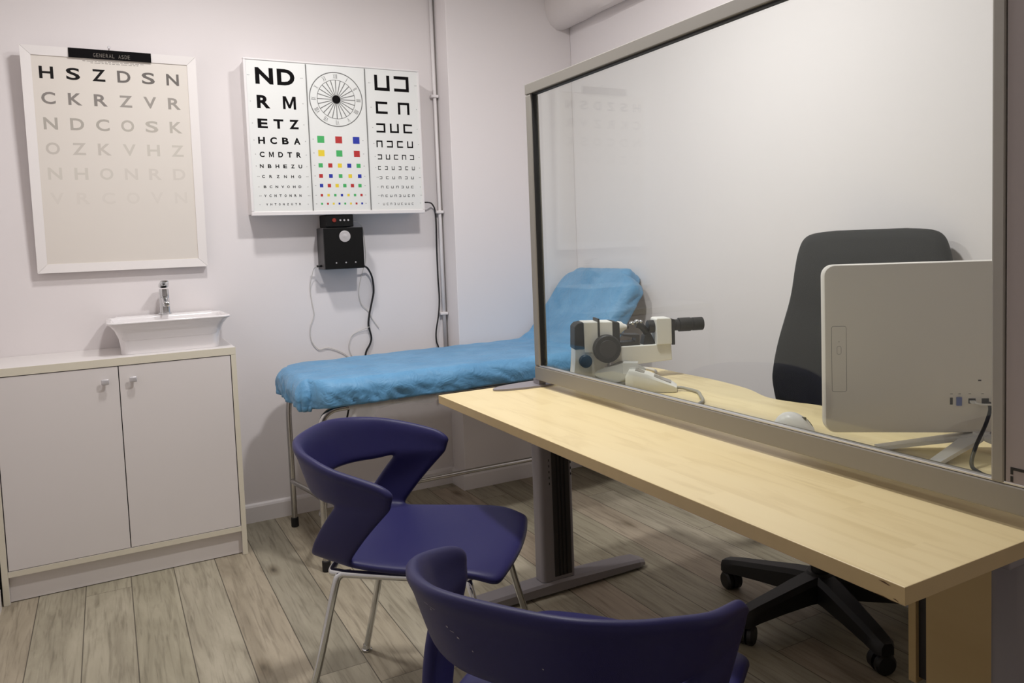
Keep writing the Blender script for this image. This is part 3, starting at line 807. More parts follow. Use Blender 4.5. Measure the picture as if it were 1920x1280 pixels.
# ------------------------------------------------------------------ desk
DX, DF, DN, DZ, DT = .019, -1.248, -2.857, .720, .0262
t = thing('office_desk', 'maple desk with a wavy rear edge on grey T-shaped legs', 'desk', (.45, -2.05, 0))
wave = crv([(.862, -1.30), (.858, -1.45), (.857, -1.604), (.833, -1.769), (.783, -1.903), (.795, -2.001), (.812, -2.063), (.83, -2.30), (.835, -2.60), (.835, DN + .02)], 8)
poly = [(DX, DF), (DX, DN), (.82, DN)] + [(p.x, p.y) for p in wave[::-1]] + [(.845, DF)]
def desk_top():
    mb = MB(); mb.prism(poly, DZ - DT, DZ, .0012); return mb
o = desk_top().build('desktop', [M_maple, M_maple_edge], t)
for p in o.data.polygons:
    if abs(p.normal.z) < .5: p.material_index = 1
# chipped veneer at the near corner
m = MB()
for a, b, c, d in ((DN + .040, DN + .020, DZ - .003, DZ - .0062), (DN + .055, DN + .008, DZ - .0242, DZ - .0256), (DN + .018, DN + .010, DZ - .021, DZ - .0235)):
    m.poly([(DX - .0004, a, c - .001), (DX - .0004, (a + b) / 2, c), (DX - .0004, b, c - .003), (DX - .0004, (a + b) / 2 - .005, d)])
m.build('chipped_edge', mat('bare_chipboard', (98, 72, 48), .8, var=.2, vscale=400), t)
def t_leg(y0, y1):
    yc = (y0 + y1) / 2
    m = MB(); pts = rrect(.338, .470, y0, y1, .016, 0, 5)
    m.prism([(p[0], p[1]) for p in pts], .048, DZ - DT - .028); lg = m.build('leg', M_steelgrey, t, smooth=True, angle=30)
    m = MB(); m.box(.385, .452, y0 - .002, y0 + .002, .06, DZ - DT - .032); cv = m.build('cable_cover', M_slot, lg)
    m = MB()
    for x in (.404, .418, .433): m.box(x - .0015, x + .0015, y0 - .0045, y0 - .002, .062, DZ - DT - .034)
    m.build('groove', M_gasket, cv)
    m = MB()
    for z in (.40, .42, .44, .46, .38): m.box(.3735, .3765, y0 - .0004, y0 + .001, z, z + .008); m.box(.459, .462, y0 - .0004, y0 + .001, z + .02, z + .028)
    m.build('slot', M_gasket, lg)
    # foot: shallow beam with sloping ends
    m = MB(); L = []
    for x, zt_, w_ in ((.030, .026, .024), (.045, .034, .036), (.12, .040, .038), (.40, .048, .040), (.68, .040, .038), (.742, .036, .036), (.772, .026, .024)):
        L.append([(x, yc - w_, .010), (x, yc - w_, zt_ - .008), (x, yc - w_ + .008, zt_), (x, yc + w_ - .008, zt_), (x, yc + w_, zt_ - .008), (x, yc + w_, .010)])
    m.loft(L, smooth=False); ft = m.build('foot', M_steelgrey, t)
    for x in (.07, .735):
        m = MB(); m.cyl((x, yc, 0), (x, yc, .0105), .016, 20); m.build('leveller', M_rubber, ft)
    m = MB(); m.box(.30, .52, yc - .025, yc + .025, DZ - DT - .028, DZ - DT - .0002, .003); m.build('bracket', M_steelgrey, t)
t_leg(-1.322, -1.262); t_leg(-2.842, -2.782)
m = MB(); m.box(.40, .44, -2.782, -1.322, DZ - DT - .026, DZ - DT - .001, .002); m.build('crossbeam', M_steelgrey, t)

# drawer pedestal under the near end, drawers facing the knee space
px, py0, py1 = .77, -2.77, -2.348
t = thing('drawer_pedestal', 'maple drawer pedestal under the near end of the desk', 'pedestal', (px + .2, -2.56, 0))
m = MB(); m.box(px, px + .40, py0, py1 - .045, .095, .60, .001); m.build('carcass', M_maple_up, t)
m = MB(); m.box(px + .012, px + .388, py1 - .046, py1 - .018, .11, .59); m.build('drawer_box', M_slot, t)
for z0, z1 in ((.097, .36), (.364, .48), (.484, .598)):
    m = MB(); m.box(px, px + .40, py1 - .019, py1, z0, z1, .001); m.build('drawer_front', M_maple_up, t)
for x in (px + .05, px + .35):
    for y in (py0 + .05, py1 - .06):
        m = MB(); m.cyl((x, y, .06), (x, y, .095), .010, 12); m.cyl((x - .012, y, .03), (x + .012, y, .03), .03, 20, bev=.003); m.build('caster', M_rubber, t, smooth=True)

# ------------------------------------------------------------------ glass desk screen
SX0, SX1 = .341, .374; SY0, SY1 = -1.310, -2.935; SZ0, SZ1 = .7415, 1.706
MY0, MY1 = -2.785, -2.806       # mullion
t = thing('glass_desk_screen', 'clear glass privacy screen in a grey aluminium frame standing on the desk', 'screen', ((SX0 + SX1) / 2, -2.1, DZ))
m = MB(); m.box(SX0, SX1, SY1, SY0, SZ1 - .033, SZ1, .002); m.build('top_rail', M_alu, t)
m = MB(); m.box(SX0, SX1, SY1, SY0, SZ0, SZ0 + .046, .003); m.build('bottom_rail', M_alu, t)
m = MB(); m.box(SX0 + .001, SX0 + .012, SY1, SY0 - .03, SZ0 + .0465, SZ0 + .0505, .001); m.build('glazing_bead', M_alu_lt, t)
m = MB(); m.box(SX0, SX1, SY0 - .034, SY0, SZ0 + .0464, SZ1 - .0334, .006, 3); m.build('end_post', M_alu, t)
m = MB(); m.box(SX0, SX1, MY1, MY0, SZ0 + .0464, SZ1 - .0334, .003); m.build('mullion', M_alu, t)
m = MB(); m.box(SX0 + .005, SX0 + .023, SY0 - .0385, SY0 - .0342, SZ0 + .0505, SZ1 - .0334)
m.build('gasket', M_gasket, t)
m = MB(); m.box(SX0 + .008, SX0 + .023, MY0 + .0004, SY0 - .0385, SZ1 - .0375, SZ1 - .0334); m.build('gasket', M_gasket, t)
m = MB(); m.box((SX0 + SX1) / 2 + .000, (SX0 + SX1) / 2 + .006, MY0 - .001, SY0 - .040, SZ0 + .044, SZ1 - .032); lab(m.build('glass_pane', M_glass, t), 'clear glass pane')
m = MB(); m.box(SX0 + .0016, SX1 - .003, SY1 + .004, MY1 - .0014, SZ0 + .049, SZ1 - .0334, .001); pn = lab(m.build('infill_panel', M_infill, t), 'plain grey infill panel')
m = MB()   # black outline of a cable port at the foot of the infill panel
xq = SX0 + .0014
def seg(y0, z0, y1, z1): m.box(xq - .0006, xq + .001, min(y0, y1), max(y0, y1), min(z0, z1), max(z0, z1))
zq = SZ0 + .052
seg(-2.815, zq, -2.8185, zq + .009); seg(-2.815, zq + .012, -2.8185, zq + .0235); seg(-2.8185, zq + .019, -2.838, zq + .0235); seg(-2.842, zq + .004, -2.8455, zq + .0235)
m.build('port_outline', M_gasket, pn)
for yc in (-1.300,):
    m = MB(); n = 40; pl = []
    for k in range(n):
        a = 2 * PI * k / n
        pl.append(((SX0 + SX1) / 2 + (.168 if math.cos(a) < 0 else .075) * math.cos(a), yc + .046 * math.sin(a)))
    m.prism(pl, DZ + .0002, DZ + .0065, .0015)
    m.box(SX0 + .004, SX1 - .004, yc - .030, yc + .008, DZ + .006, SZ0 + .002)
    m.build('foot_plate', M_steelgrey, t)

m = MB(); m.box(SX0 + .006, SX1 - .004, -2.855, -2.836, DZ + .0002, SZ0 + .002, .001); lab(m.build('end_bracket', M_pcw, t), 'small white bracket under the bottom rail')

# ------------------------------------------------------------------ lensometer
LY = -1.386
t = thing('lensmeter', 'white and black lensmeter with an eyepiece standing on the desk behind the glass', 'lensmeter', (.55, LY + .05, DZ))
LSX = .87       # the instrument is a little shorter than its drawing
def RND(x): return Matrix.Translation((x, 0, 0)) @ Matrix.Diagonal((1 / LSX, 1, 1, 1)) @ Matrix.Translation((-x, 0, 0))
def sidebox(poly, y0, y1, bev=.003):
    """silhouette polygon in XZ, given width in Y"""
    mb = MB(); a = [mb.bm.verts.new((p[0], y0, p[1])) for p in poly]; b = [mb.bm.verts.new((p[0], y1, p[1])) for p in poly]
    n = len(poly); fs = [mb.bm.faces.new(a), mb.bm.faces.new(b[::-1])]
    for k in range(n): fs.append(mb.bm.faces.new((a[k], b[k], b[(k + 1) % n], a[(k + 1) % n])))
    if bev: bmesh.ops.bevel(mb.bm, geom=list(mb.bm.edges), offset=bev, segments=2, affect='EDGES', profile=.5)
    return mb
sidebox([(.452, .832), (.455, .908), (.468, .919), (.490, .9225), (.492, .832)], LY, LY + .070).build('rear_cap', M_black, t)
sidebox([(.4915, .818), (.4915, .9225), (.605, .920), (.605, .818)], LY - .001, LY + .071).build('body', M_offwhite, t)
sidebox([(.545, .819), (.545, .932), (.553, .932), (.553, .819)], LY - .004, LY + .062, .001).build('band', M_black, t)
sidebox([(.604, .825), (.604, .921), (.634, .915), (.634, .825)], LY, LY + .070).build('front_collar', M_black, t)
m = MB(); L = []
for x, r_ in ((.634, .022), (.650, .020), (.662, .011), (.672, .008)):
    L.append([(x, LY + .035 + r_ * math.cos(k * PI / 12), .895 + r_ * math.sin(k * PI / 12)) for k in range(24)])
m.loft(L); m.build('nose_cone', M_offwhite, t, smooth=True)
m = MB(); m.cyl((.671, LY + .035, .895), (.680, LY + .035, .895), .006, 16); m.build('lens_stop', M_black, t)
m = MB(); m.cyl((.575, LY - .002, .832), (.575, LY - .028, .832), .047, 40, bev=.004); m.xform(RND(.575)); wh = m.build('power_drum', M_black, t, smooth=True)
m = MB(); m.cyl((.575, LY - .028, .832), (.575, LY - .031, .832), .030, 32, bev=.001); m.xform(RND(.575)); m.build('drum_face', M_slot, wh, smooth=True)
sidebox([(.455, .832), (.455, .775), (.448, DZ + .022), (.445, DZ + .001), (.600, DZ + .001), (.590, DZ + .022), (.56, .765), (.60, .790), (.61, .832)], LY + .004, LY + .068).build('base', M_offwhite, t)
m = MB(); m.cyl((.492, LY + .004, .792), (.492, LY - .016, .792), .0215, 32, bev=.003); m.xform(RND(.492)); lab(m.build('focus_knob', mat('dark_blue_black', (26, 30, 44), .4), t, smooth=True), 'dark blue black knob')
sidebox([(.590, .785), (.590, .832), (.845, .832), (.848, .776), (.70, .768), (.64, .770)], LY + .012, LY + .062).build('arm', M_offwhite, t)
sidebox([(.620, .832), (.620, .845), (.705, .845), (.706, .858), (.655, .866), (.655, .872), (.72, .868), (.72, .832)], LY + .02, LY + .066, .001).build('lens_table', M_slot, t)
m = MB(); m.tube(crv([(.775, LY + .035, .832), (.760, LY + .035, .862), (.735, LY + .035, .893), (.712, LY + .035, .903)], 5), .012, 12); m.build('holder_arm', M_black, t, smooth=True)
m = MB(); m.sphere((.715, LY + .035, .910), .010); m.sphere((.695, LY + .035, .907), .009, 1.3, 1, .8); m.sphere((.730, LY + .035, .909), .008); m.build('lens_clamp', M_chrome, t)
sidebox([(.735, .832), (.742, .862), (.760, .872), (.775, .832)], LY + .022, LY + .062, .001).build('holder_bracket', M_black, t)
sidebox([(.784, .831), (.782, .918), (.788, .9225), (.840, .9215), (.846, .914), (.846, .831)], LY + .004, LY + .066).build('telescope_head', M_offwhite, t)
sidebox([(.845, .829), (.845, .918), (.857, .916), (.857, .829)], LY + .002, LY + .068, .001).build('head_plate', M_black, t)
m = MB(); m.cyl((.757, LY + .035, .892), (.784, LY + .035, .892), .022, 28, bev=.002); m.build('objective', M_black, t, smooth=True)
m = MB()
for a, b, q in ((.857, .868, .019), (.868, .885, .0195), (.885, .935, .0240), (.935, .942, .0215), (.942, .985, .0230)): m.cyl((a, LY + .035, .893), (b, LY + .035, .893), q, 32, bev=.0015)
m.build('eyepiece', M_black, t, smooth=True)
m = MB(); m.cyl((.668, LY + .03, DZ + .001), (.668, LY + .03, .775), .009, 16); m.cyl((.668, LY + .03, DZ + .0005), (.668, LY + .03, DZ + .008), .014, 16); m.build('support_foot', M_black, t, smooth=True)
t.rotation_euler.z = math.radians(-20); t.scale.x = LSX; t.location.x += .02
cable('lensmeter_cable', [(.60, LY + .06, .758), (.66, LY + .11, DZ + .012), (.745, LY + .135, DZ + .006), (.800, LY + .11, DZ + .006), (.80, LY + .02, DZ + .006), (.74, LY - .05, DZ + .006)], .0045, M_wire, 'pale cable curving on the desk behind the lensmeter')

# grey spectacle case, folded open
t = thing('spectacle_case', 'flat grey case lying open on the desk below the lensmeter', 'case', (.53, -1.47, DZ))
def flat_shell(cx, cy, a, b, loops, mtx=None, ex=.38):
    mb = MB(); L = []
    for q, z in loops:
        ring = []
        for k in range(40):
            an = 2 * PI * k / 40
            p = Vector((a * q * math.copysign(abs(math.cos(an)) ** ex, math.cos(an)), b * q * math.copysign(abs(math.sin(an)) ** ex, math.sin(an)), z))
            ring.append(mtx @ p if mtx else p + Vector((cx, cy, 0)))
        L.append(ring)
    mb.loft(L); return mb
flat_shell(.535, -1.470, .072, .058, ((.97, DZ + .0005), (1, DZ + .004), (1, DZ + .017), (.93, DZ + .017), (.92, DZ + .007), (.3, DZ + .006))).build('base', M_case, t, smooth=True)
rm = Matrix.Translation((.578, -1.462, DZ + .033)) @ Matrix.Rotation(math.radians(-13), 4, 'Y') @ Matrix.Rotation(math.radians(10), 4, 'X')
flat_shell(0, 0, .074, .060, ((.3, 0), (.97, 0), (1, .002), (1, .009), (.95, .012), (.3, .0135)), rm).build('lid', M_case, t, smooth=True)
# white wedge-shaped handset with a clear window
t = thing('wedge_handset', 'white wedge-shaped device with a clear grey window beside the spectacle case', 'device', (.53, -1.63, DZ))
ax = Vector((.75, -.66, 0)).normalized(); sdv = Vector((ax.y, -ax.x, 0))
HO = Vector((.528, -1.562, DZ + .0005))
def hp(a, s, z): return HO + ax * a + sdv * s + Vector((0, 0, z))
m = MB(); L = []
for a, hw, zt_ in ((0, .036, .050), (.010, .042, .066), (.03, .042, .066), (.07, .040, .055), (.11, .037, .038), (.142, .034, .025), (.156, .028, .016)):
    L.append([hp(a, -hw * .9, 0), hp(a, -hw, zt_ * .3), hp(a, -hw * .96, zt_ * .85), hp(a, -hw * .8, zt_), hp(a, hw * .8, zt_), hp(a, hw * .96, zt_ * .85), hp(a, hw, zt_ * .3), hp(a, hw * .9, 0)])
m.loft(L); m.build('body', M_offwhite, t, smooth=True, angle=35)
m = MB(); L = [[hp(a, s, z) for a, s, z in ((.030, -.024, .0662 + q), (.138, -.022, .0272 + q), (.138, .022, .0272 + q), (.030, .024, .0662 + q))] for q in (0, .0022)]
m.loft(L, smooth=False); lab(m.build('window', mat('smoked_window', (150, 146, 140), .15), t), 'smoked grey window')
m = MB(); L = [[hp(a, s, z) for a, s in ((-.010, -.046), (.036, -.046), (.036, -.006), (-.010, -.006))] for z in (.05, .085)]
m.loft(L, smooth=False); lab(m.build('clear_block', M_clear, t), 'clear plastic block')
cable('handset_cable', [tuple(hp(.150, 0, .010)), tuple(hp(.170, .0, .009)), (.668, -1.695, DZ + .006), (.662, -1.740, DZ + .006), (.628, -1.79, DZ + .006), (.585, -1.845, DZ + .006), (.520, -1.88, DZ + .006), (.43, -1.89, DZ + .006)], .0050, M_greyc, 'grey cable looping on the desk from the wedge-shaped device')

# ------------------------------------------------------------------ mouse
t = thing('computer_mouse', 'white computer mouse on the desk left of the computer', 'mouse', (.545, -2.205, DZ), math.radians(-68))
m = MB(); L = []
for q in [i / 12 for i in range(13)]:
    a = -.051 + .102 * q
    hw = .031 * (1 - abs(2 * q - 1) ** 3.2) ** .5 + .0015; hz = .041 * (math.sin(PI * min(1, q * .86 + .12)) ** .8) * (1 - abs(2 * q - 1) ** 6) + .003
    L.append([(a, hw * math.cos(k * PI / 12), .001 + hz * max(0, math.sin(k * PI / 12)) ** .8) for k in range(13)])
m.loft(L); m.build('shell', M_pcw, t, world=False, smooth=True, angle=60)
m = MB(); m.box(.012, .032, -.003, .003, .026, .0365, .003); lab(m.build('scroll_wheel', M_black, t, world=False), 'dark scroll wheel')
m = MB(); m.tube([(.033, 0, .0315), (.040, 0, .0245), (.046, 0, .016)], .0008, 6); m.build('seam', M_slot, t, world=False)

# ------------------------------------------------------------------ all-in-one computer seen from behind
AO = Vector((.4735, -2.356, 0)); AU = Vector((.8, -.6, 0)); AN = Vector((-.6, -.8, 0))   # left edge, along, towards the camera
AW, AZ0, AZ1 = .545, .757, 1.1245
t = thing('all_in_one_computer', 'pale grey all-in-one computer on the desk, its back to the glass screen', 'computer', tuple(AO + AU * .3 + Vector((0, 0, DZ))))
def ap(a, z, d=0.0): return AO + AU * a + Vector((0, 0, z)) + AN * d
def arr(a0, a1, z0, z1, r_, d, n=6):
    out = []
    for ca, cz, q0 in ((a1 - r_, z1 - r_, 0), (a0 + r_, z1 - r_, 1), (a0 + r_, z0 + r_, 2), (a1 - r_, z0 + r_, 3)):
        for k in range(n + 1):
            q = PI / 2 * (q0 + k / n); out.append(ap(ca + r_ * math.cos(q), cz + r_ * math.sin(q), d))
    return out
m = MB()
m.loft([arr(.008, AW - .008, AZ0 + .008, AZ1 - .008, .018, .004), arr(.002, AW - .002, AZ0 + .002, AZ1 - .002, .022, .0025), arr(0, AW, AZ0, AZ1, .024, -.002), arr(0, AW, AZ0, AZ1, .024, -.022), arr(.002, AW - .002, AZ0 + .002, AZ1 - .002, .022, -.025)])
m.build('housing', M_pc, t, smooth=True, angle=50)
m = MB(); m.loft([arr(.006, AW - .006, AZ0 + .03, AZ1 - .006, .01, -.0245), arr(.006, AW - .006, AZ0 + .03, AZ1 - .006, .01, -.0262)], smooth=False); lab(m.build('display', M_black, t), 'black display facing the office chair')
m = MB()
def outline(mb, a0, a1, z0, z1, r_, d, th):
    o_ = arr(a0, a1, z0, z1, r_, d, 4); i_ = arr(a0 + th, a1 - th, z0 + th, z1 - th, max(.0005, r_ - th), d, 4); n_ = len(o_)
    for k in range(n_): mb.poly([o_[k], o_[(k + 1) % n_], i_[(k + 1) % n_], i_[k]])
outline(m, .0145, .0455, .848, .992, .005, .0042, .0008)
outline(m, .0255, .0345, .930, .948, .0035, .0043, .0006)
m.poly([ap(.0292, .957, .0043), ap(.0308, .957, .0043), ap(.0308, .9585, .0043), ap(.0292, .9585, .0043)])
m.build('drive_cover_outline', mat('panel_line', (126, 120, 112), .5), t)
m = MB()
for a0, a1, z0, z1 in ((.2535, .259, .819, .834), (.290, .304, .821, .832), (.316, .330, .820, .832), (.309, .315, .869, .872)):
    m.loft([[ap(a0, z0, .0035), ap(a1, z0, .0035), ap(a1, z1, .0035), ap(a0, z1, .0035)], [ap(a0, z0, .0046), ap(a1, z0, .0046), ap(a1, z1, .0046), ap(a0, z1, .0046)]], smooth=False)
for a in (.254, .270, .290, .315): m.poly([ap(a, .8415, .0045), ap(a + .005, .8415, .0045), ap(a + .005, .8425, .0045), ap(a, .8425, .0045)])
m.build('port', M_slot, t)
m = MB(); m.loft([[ap(a, z, d) for a, z in ((.266, .817), (.276, .817), (.276, .835), (.266, .835))] for d in (.0035, .0075)], smooth=False); lab(m.build('blue_plug', mat('blue_plug', (96, 112, 178), .4), t), 'small blue plug')
m = MB(); m.loft([[ap(a, z, d) for a, z in ((.292, .823), (.302, .823), (.302, .828), (.292, .828))] for d in (.0035, .016)], smooth=False)
m.tube(crv([ap(.297, .8255, .016), ap(.310, .822, .019), ap(.335, .821, .019), ap(.36, .815, .017)], 5), .0022, 8); m.build('white_plug', M_pcw, t)
# stand with splayed legs
def leg(mb, pts, ws, th):
    L = []
    for i, p in enumerate(pts):
        p = Vector(p); d = (Vector(pts[min(i + 1, len(pts) - 1)]) - Vector(pts[max(i - 1, 0)])); d.z = 0; d.normalize(); s = Vector((d.y, -d.x, 0)) * ws[i]
        L.append([p - s, p + s, p + s - Vector((0, 0, th)), p - s - Vector((0, 0, th))])
    mb.loft(L, smooth=False)
J = ap(.315, 0, -.006)
for tip in (ap(.105, 0, .002), Vector((.553, -2.556, 0)), ap(.525, 0, .0), ap(.42, 0, .14)):
    m = MB()
    if tip is None: continue
    p0 = Vector((J.x, J.y, AZ0 + .004)); p2 = Vector((tip.x, tip.y, DZ + .009))
    p1 = p0.lerp(p2, .18); p1.z = AZ0 - .006; p15 = p0.lerp(p2, .5); p15.z = DZ + .0225
    leg(m, [p0, p1, p15, p2], [.022, .019, .015, .011], .0085); m.build('stand_leg', M_pcw, t)
cable('computer_power_cord', [tuple(ap(.328, .824, .010)), tuple(ap(.325, .812, .022)), tuple(ap(.318, .795, .028)), tuple(ap(.308, .775, .034)), (.625, -2.595, DZ + .035), (.585, -2.610, DZ + .010), (.558, -2.640, DZ + .0055), (.535, -2.70, DZ + .0055), (.52, -2.80, DZ + .0055)], .0038, M_black, 'black power cord hanging from the back of the computer to the desk')

# ------------------------------------------------------------------ purple visitor chairs
def make_chair(loc, rz, label):
    t = thing('visitor_chair', label, 'chair', loc, rz, 'purple visitor chairs')
    # local axes: +x forward, +y to the sitter's left
    half = [(0, 0, -.186, .731), (.2, .090, -.180, .730), (.4, .158, -.142, .722), (.55, .208, -.088, .711), (.7, .237, -.028, .695), (.85, .2475, .046, .676), (.95, .249, .100, .658), (1.0, .247, .124, .638)]
    def interp(tab, u):
        for a, b in zip(tab, tab[1:]):
            if u <= b[0] + 1e-9:
                i = tab.index(a); p0 = tab[max(i - 1, 0)]; p3 = tab[min(i + 2, len(tab) - 1)]
                q = (u - a[0]) / (b[0] - a[0])
                out = []
                for c in range(1, len(a)):
                    m1 = (b[c] - p0[c]) / (b[0] - p0[0]) * (b[0] - a[0]); m2 = (p3[c] - a[c]) / (p3[0] - a[0]) * (b[0] - a[0])
                    out.append((2 * q ** 3 - 3 * q * q + 1) * a[c] + (q ** 3 - 2 * q * q + q) * m1 + (-2 * q ** 3 + 3 * q * q) * b[c] + (q ** 3 - q * q) * m2)
                return out
        return list(tab[-1][1:])
    low = [(0, 0, -.155, .602), (.2, .074, -.148, .602), (.4, .134, -.115, .601), (.55, .178, -.070, .598), (.7, .208, -.028, .603), (.85, .227, .032, .604), (.95, .238, .084, .604), (1.0, .242, .113, .602)]
    bm = bmesh.new()
    def V(lat, f, z, sgn): return bm.verts.new((f, lat * sgn, z))
    us = [-1, -.95, -.9, -.85, -.8, -.75, -.7, -.62, -.55, -.47, -.4, -.3, -.2, -.1, 0, .1, .2, .3, .4, .47, .55, .62, .7, .75, .8, .85, .9, .95, 1]
    W = 5; band = []
    for u in us:
        lt, ft, zt_ = interp(half, abs(u)); lb, fb_, zb_ = interp(low, abs(u)); s = -1 if u < 0 else 1
        colv = []
        for k in range(W + 1):
            q = k / W; bul = math.sin(PI * q) * .006
            lat = lb + (lt - lb) * q; f = fb_ + (ft - fb_) * q; z = zb_ + (zt_ - zb_) * q
            if k == W: lat *= 1.03; f += (-.006 if abs(u) < .5 else 0)
            colv.append(V(lat + bul * .3, f, z, s))
        band.append(colv)
    for i in range(len(us) - 1):
        for k in range(W): bm.faces.new((band[i][k], band[i + 1][k], band[i + 1][k + 1], band[i][k + 1]))
    # side struts sweeping back down to the seat
    NSx = 7; R_ = 6
    def bez(p, q): 
        a, b, c = [Vector(x) for x in p]; return a * (1 - q) ** 2 + b * 2 * q * (1 - q) + c * q * q
    foot = {}
    for s in (-1, 1):
        idx = [i for i, u in enumerate(us) if (u * s) >= .7 - 1e-6]
        if s < 0: idx = idx[::-1]
        grid = []
        for j, i in enumerate(idx):
            w_ = j / (NSx - 1)
            top = band[i][0].co; tl, tf, tz = abs(top.y), top.x, top.z
            rear = [(tl, tf, tz), (.199, -.086, .535), (.168, -.120, .470)]
            front = [(tl, tf, tz), (.228, .035, .525), (.204, -.010, .456)]
            colv = [band[i][0]]
            for k in range(1, R_ + 1):
                q = k / R_
                a, b = bez(rear, q), bez(front, q)
                p = a.lerp(b, w_) if k else Vector((tl, tf, tz))
                p.x += .010 * math.sin(PI * w_) * q * (1 - q) * 2
                colv.append(V(p.x, p.y, p.z, s))
            grid.append(colv)
        for j in range(NSx - 1):
            for k in range(R_): bm.faces.new((grid[j][k], grid[j + 1][k], grid[j + 1][k + 1], grid[j][k + 1]))
        foot[s] = [c[-1] for c in grid]
    # seat pan: first rows share the strut feet
    A = 10; rows_ = []
    for j in range(NSx):
        l, r2 = foot[1][j], foot[-1][j]; rw = [l]
        for k in range(1, A):
            q = k / A; y = l.co.y + (r2.co.y - l.co.y) * q; c_ = 1 - (2 * q - 1) ** 2
            rw.append(bm.verts.new((l.co.x - .020 * c_ * (1 - j / (NSx - 1)), y, l.co.z - (.016 + .004 * j / 6) * c_)))
        rw.append(r2); rows_.append(rw)
    for f, hw, z in ((.035, .2125, .452), (.09, .2185, .450), (.16, .2235, .450), (.23, .2250, .4505), (.285, .2225, .449), (.325, .2170, .4435), (.352, .2080, .434)):
        rw = []
        for k in range(A + 1):
            q = k / A; e = 2 * q - 1; c_ = 1 - e * e
            rw.append(bm.verts.new((f + (.022 * c_ * max(0, (f - .2) / .15)), hw * -e, z - .018 * c_ * (1 if f < .25 else max(0, 1 - (f - .25) / .12)) - (.010 * abs(e) ** 3 if f > .3 else 0))))
        rows_.append(rw)
    for j in range(len(rows_) - 1):
        for k in range(A): bm.faces.new((rows_[j][k], rows_[j + 1][k], rows_[j + 1][k + 1], rows_[j][k + 1]))
    bmesh.ops.recalc_face_normals(bm, faces=bm.faces)
    for f in bm.faces: f.smooth = True
    me = bpy.data.meshes.new('seat_shell'); bm.to_mesh(me); bm.free(); me.materials.append(M_purple)
    sh = bpy.data.objects.new('seat_shell', me); COL.objects.link(sh); sh.parent = t
    s_ = sh.modifiers.new('thick', 'SOLIDIFY'); s_.thickness = .0225; s_.offset = 0
    b_ = sh.modifiers.new('smooth', 'SUBSURF'); b_.levels = 2; b_.render_levels = 2
    # chrome underframe and legs
    z0 = .421
    m = MB()
    m.tube(crv([(.285, .12, z0), (.275, .165, z0), (.24, .182, z0), (0, .178, z0), (-.05, .172, z0), (-.075, .15, z0), (-.08, .0, z0), (-.075, -.15, z0), (-.05, -.172, z0), (0, -.178, z0), (.24, -.182, z0), (.275, -.165, z0), (.285, -.12, z0), (.29, 0, z0)], 5, True), .0095, 12, closed=True)
    m.build('underframe', M_chrome, t, world=False, smooth=True)
    for fx, fy, tx_, ty_ in ((-.152, .228, -.045, .178), (-.152, -.228, -.045, -.178), (.372, .236, .268, .178), (.372, -.236, .268, -.178)):
        m = MB()
        d = Vector((fx - tx_, fy - ty_, 0))
        m.tube(crv([(tx_ - d.x * .25, ty_ - d.y * .1, z0), (tx_, ty_, z0 - .004), (tx_ + d.x * .12, ty_ + d.y * .14, z0 - .035), (tx_ + d.x * .5, ty_ + d.y * .5, z0 * .5), (fx, fy, .012)], 6), .0095, 12)
        lg = m.build('leg', M_chrome, t, world=False, smooth=True)
        m = MB(); m.cyl((fx, fy, 0), (fx, fy, .008), .0150, 20, bev=.002); m.cyl((fx, fy, .008), (fx, fy, .020), .0125, 16, r2=.0105); m.build('glide', M_chrome, lg, world=False, smooth=True)
    return t
def copy_tree(o, parent=None):
    c = o.copy(); COL.objects.link(c)
    if parent is not None: c.parent = parent
    for ch in list(o.children): copy_tree(ch, c)
    return c
ch1 = make_chair((-.2994, -1.5986, 0), math.radians(-38.1), 'purple plastic chair with chrome legs further from the camera, beside the couch')
ch2 = copy_tree(ch1)
ch2.location = (-.318, -2.520, 0); ch2.rotation_euler = (0, 0, math.radians(33.2))
bpy.context.view_layer.update()
dg = bpy.context.evaluated_depsgraph_get()
sh2 = [c for c in ch2.children if c.name.startswith('seat_shell')][0]
ev = sh2.evaluated_get(dg); random.seed(3)
m = MB()
for y, z, ln, ht in ((.118, .700, .010, .0011), (.104, .698, .012, .0008), (.113, .693, .003, .0024), (.084, .676, .0035, .0026), (.074, .672, .007, .0010), (.066, .664, .004, .0028), (.045, .650, .002, .002), (-.06, .650, .002, .0016)):
    q = []
    for a, b in ((0, 0), (ln, .0008), (ln, ht + .0008), (0, ht)):
        ok, loc, nrm, _i = ev.ray_cast(Vector((-.6, y + a, z + b)), Vector((1, 0, 0)))
        if ok: q.append(loc + nrm * .0005)
    if len(q) == 4: m.poly(q)
sc_o = m.build('scuff_marks', mat('scuffed_plastic', (150, 146, 156), .7), ch2, world=False)
lab(sc_o, 'pale scuff marks')
ch2['label'] = 'purple plastic chair nearest the camera, seen from behind with scuffs on its back'
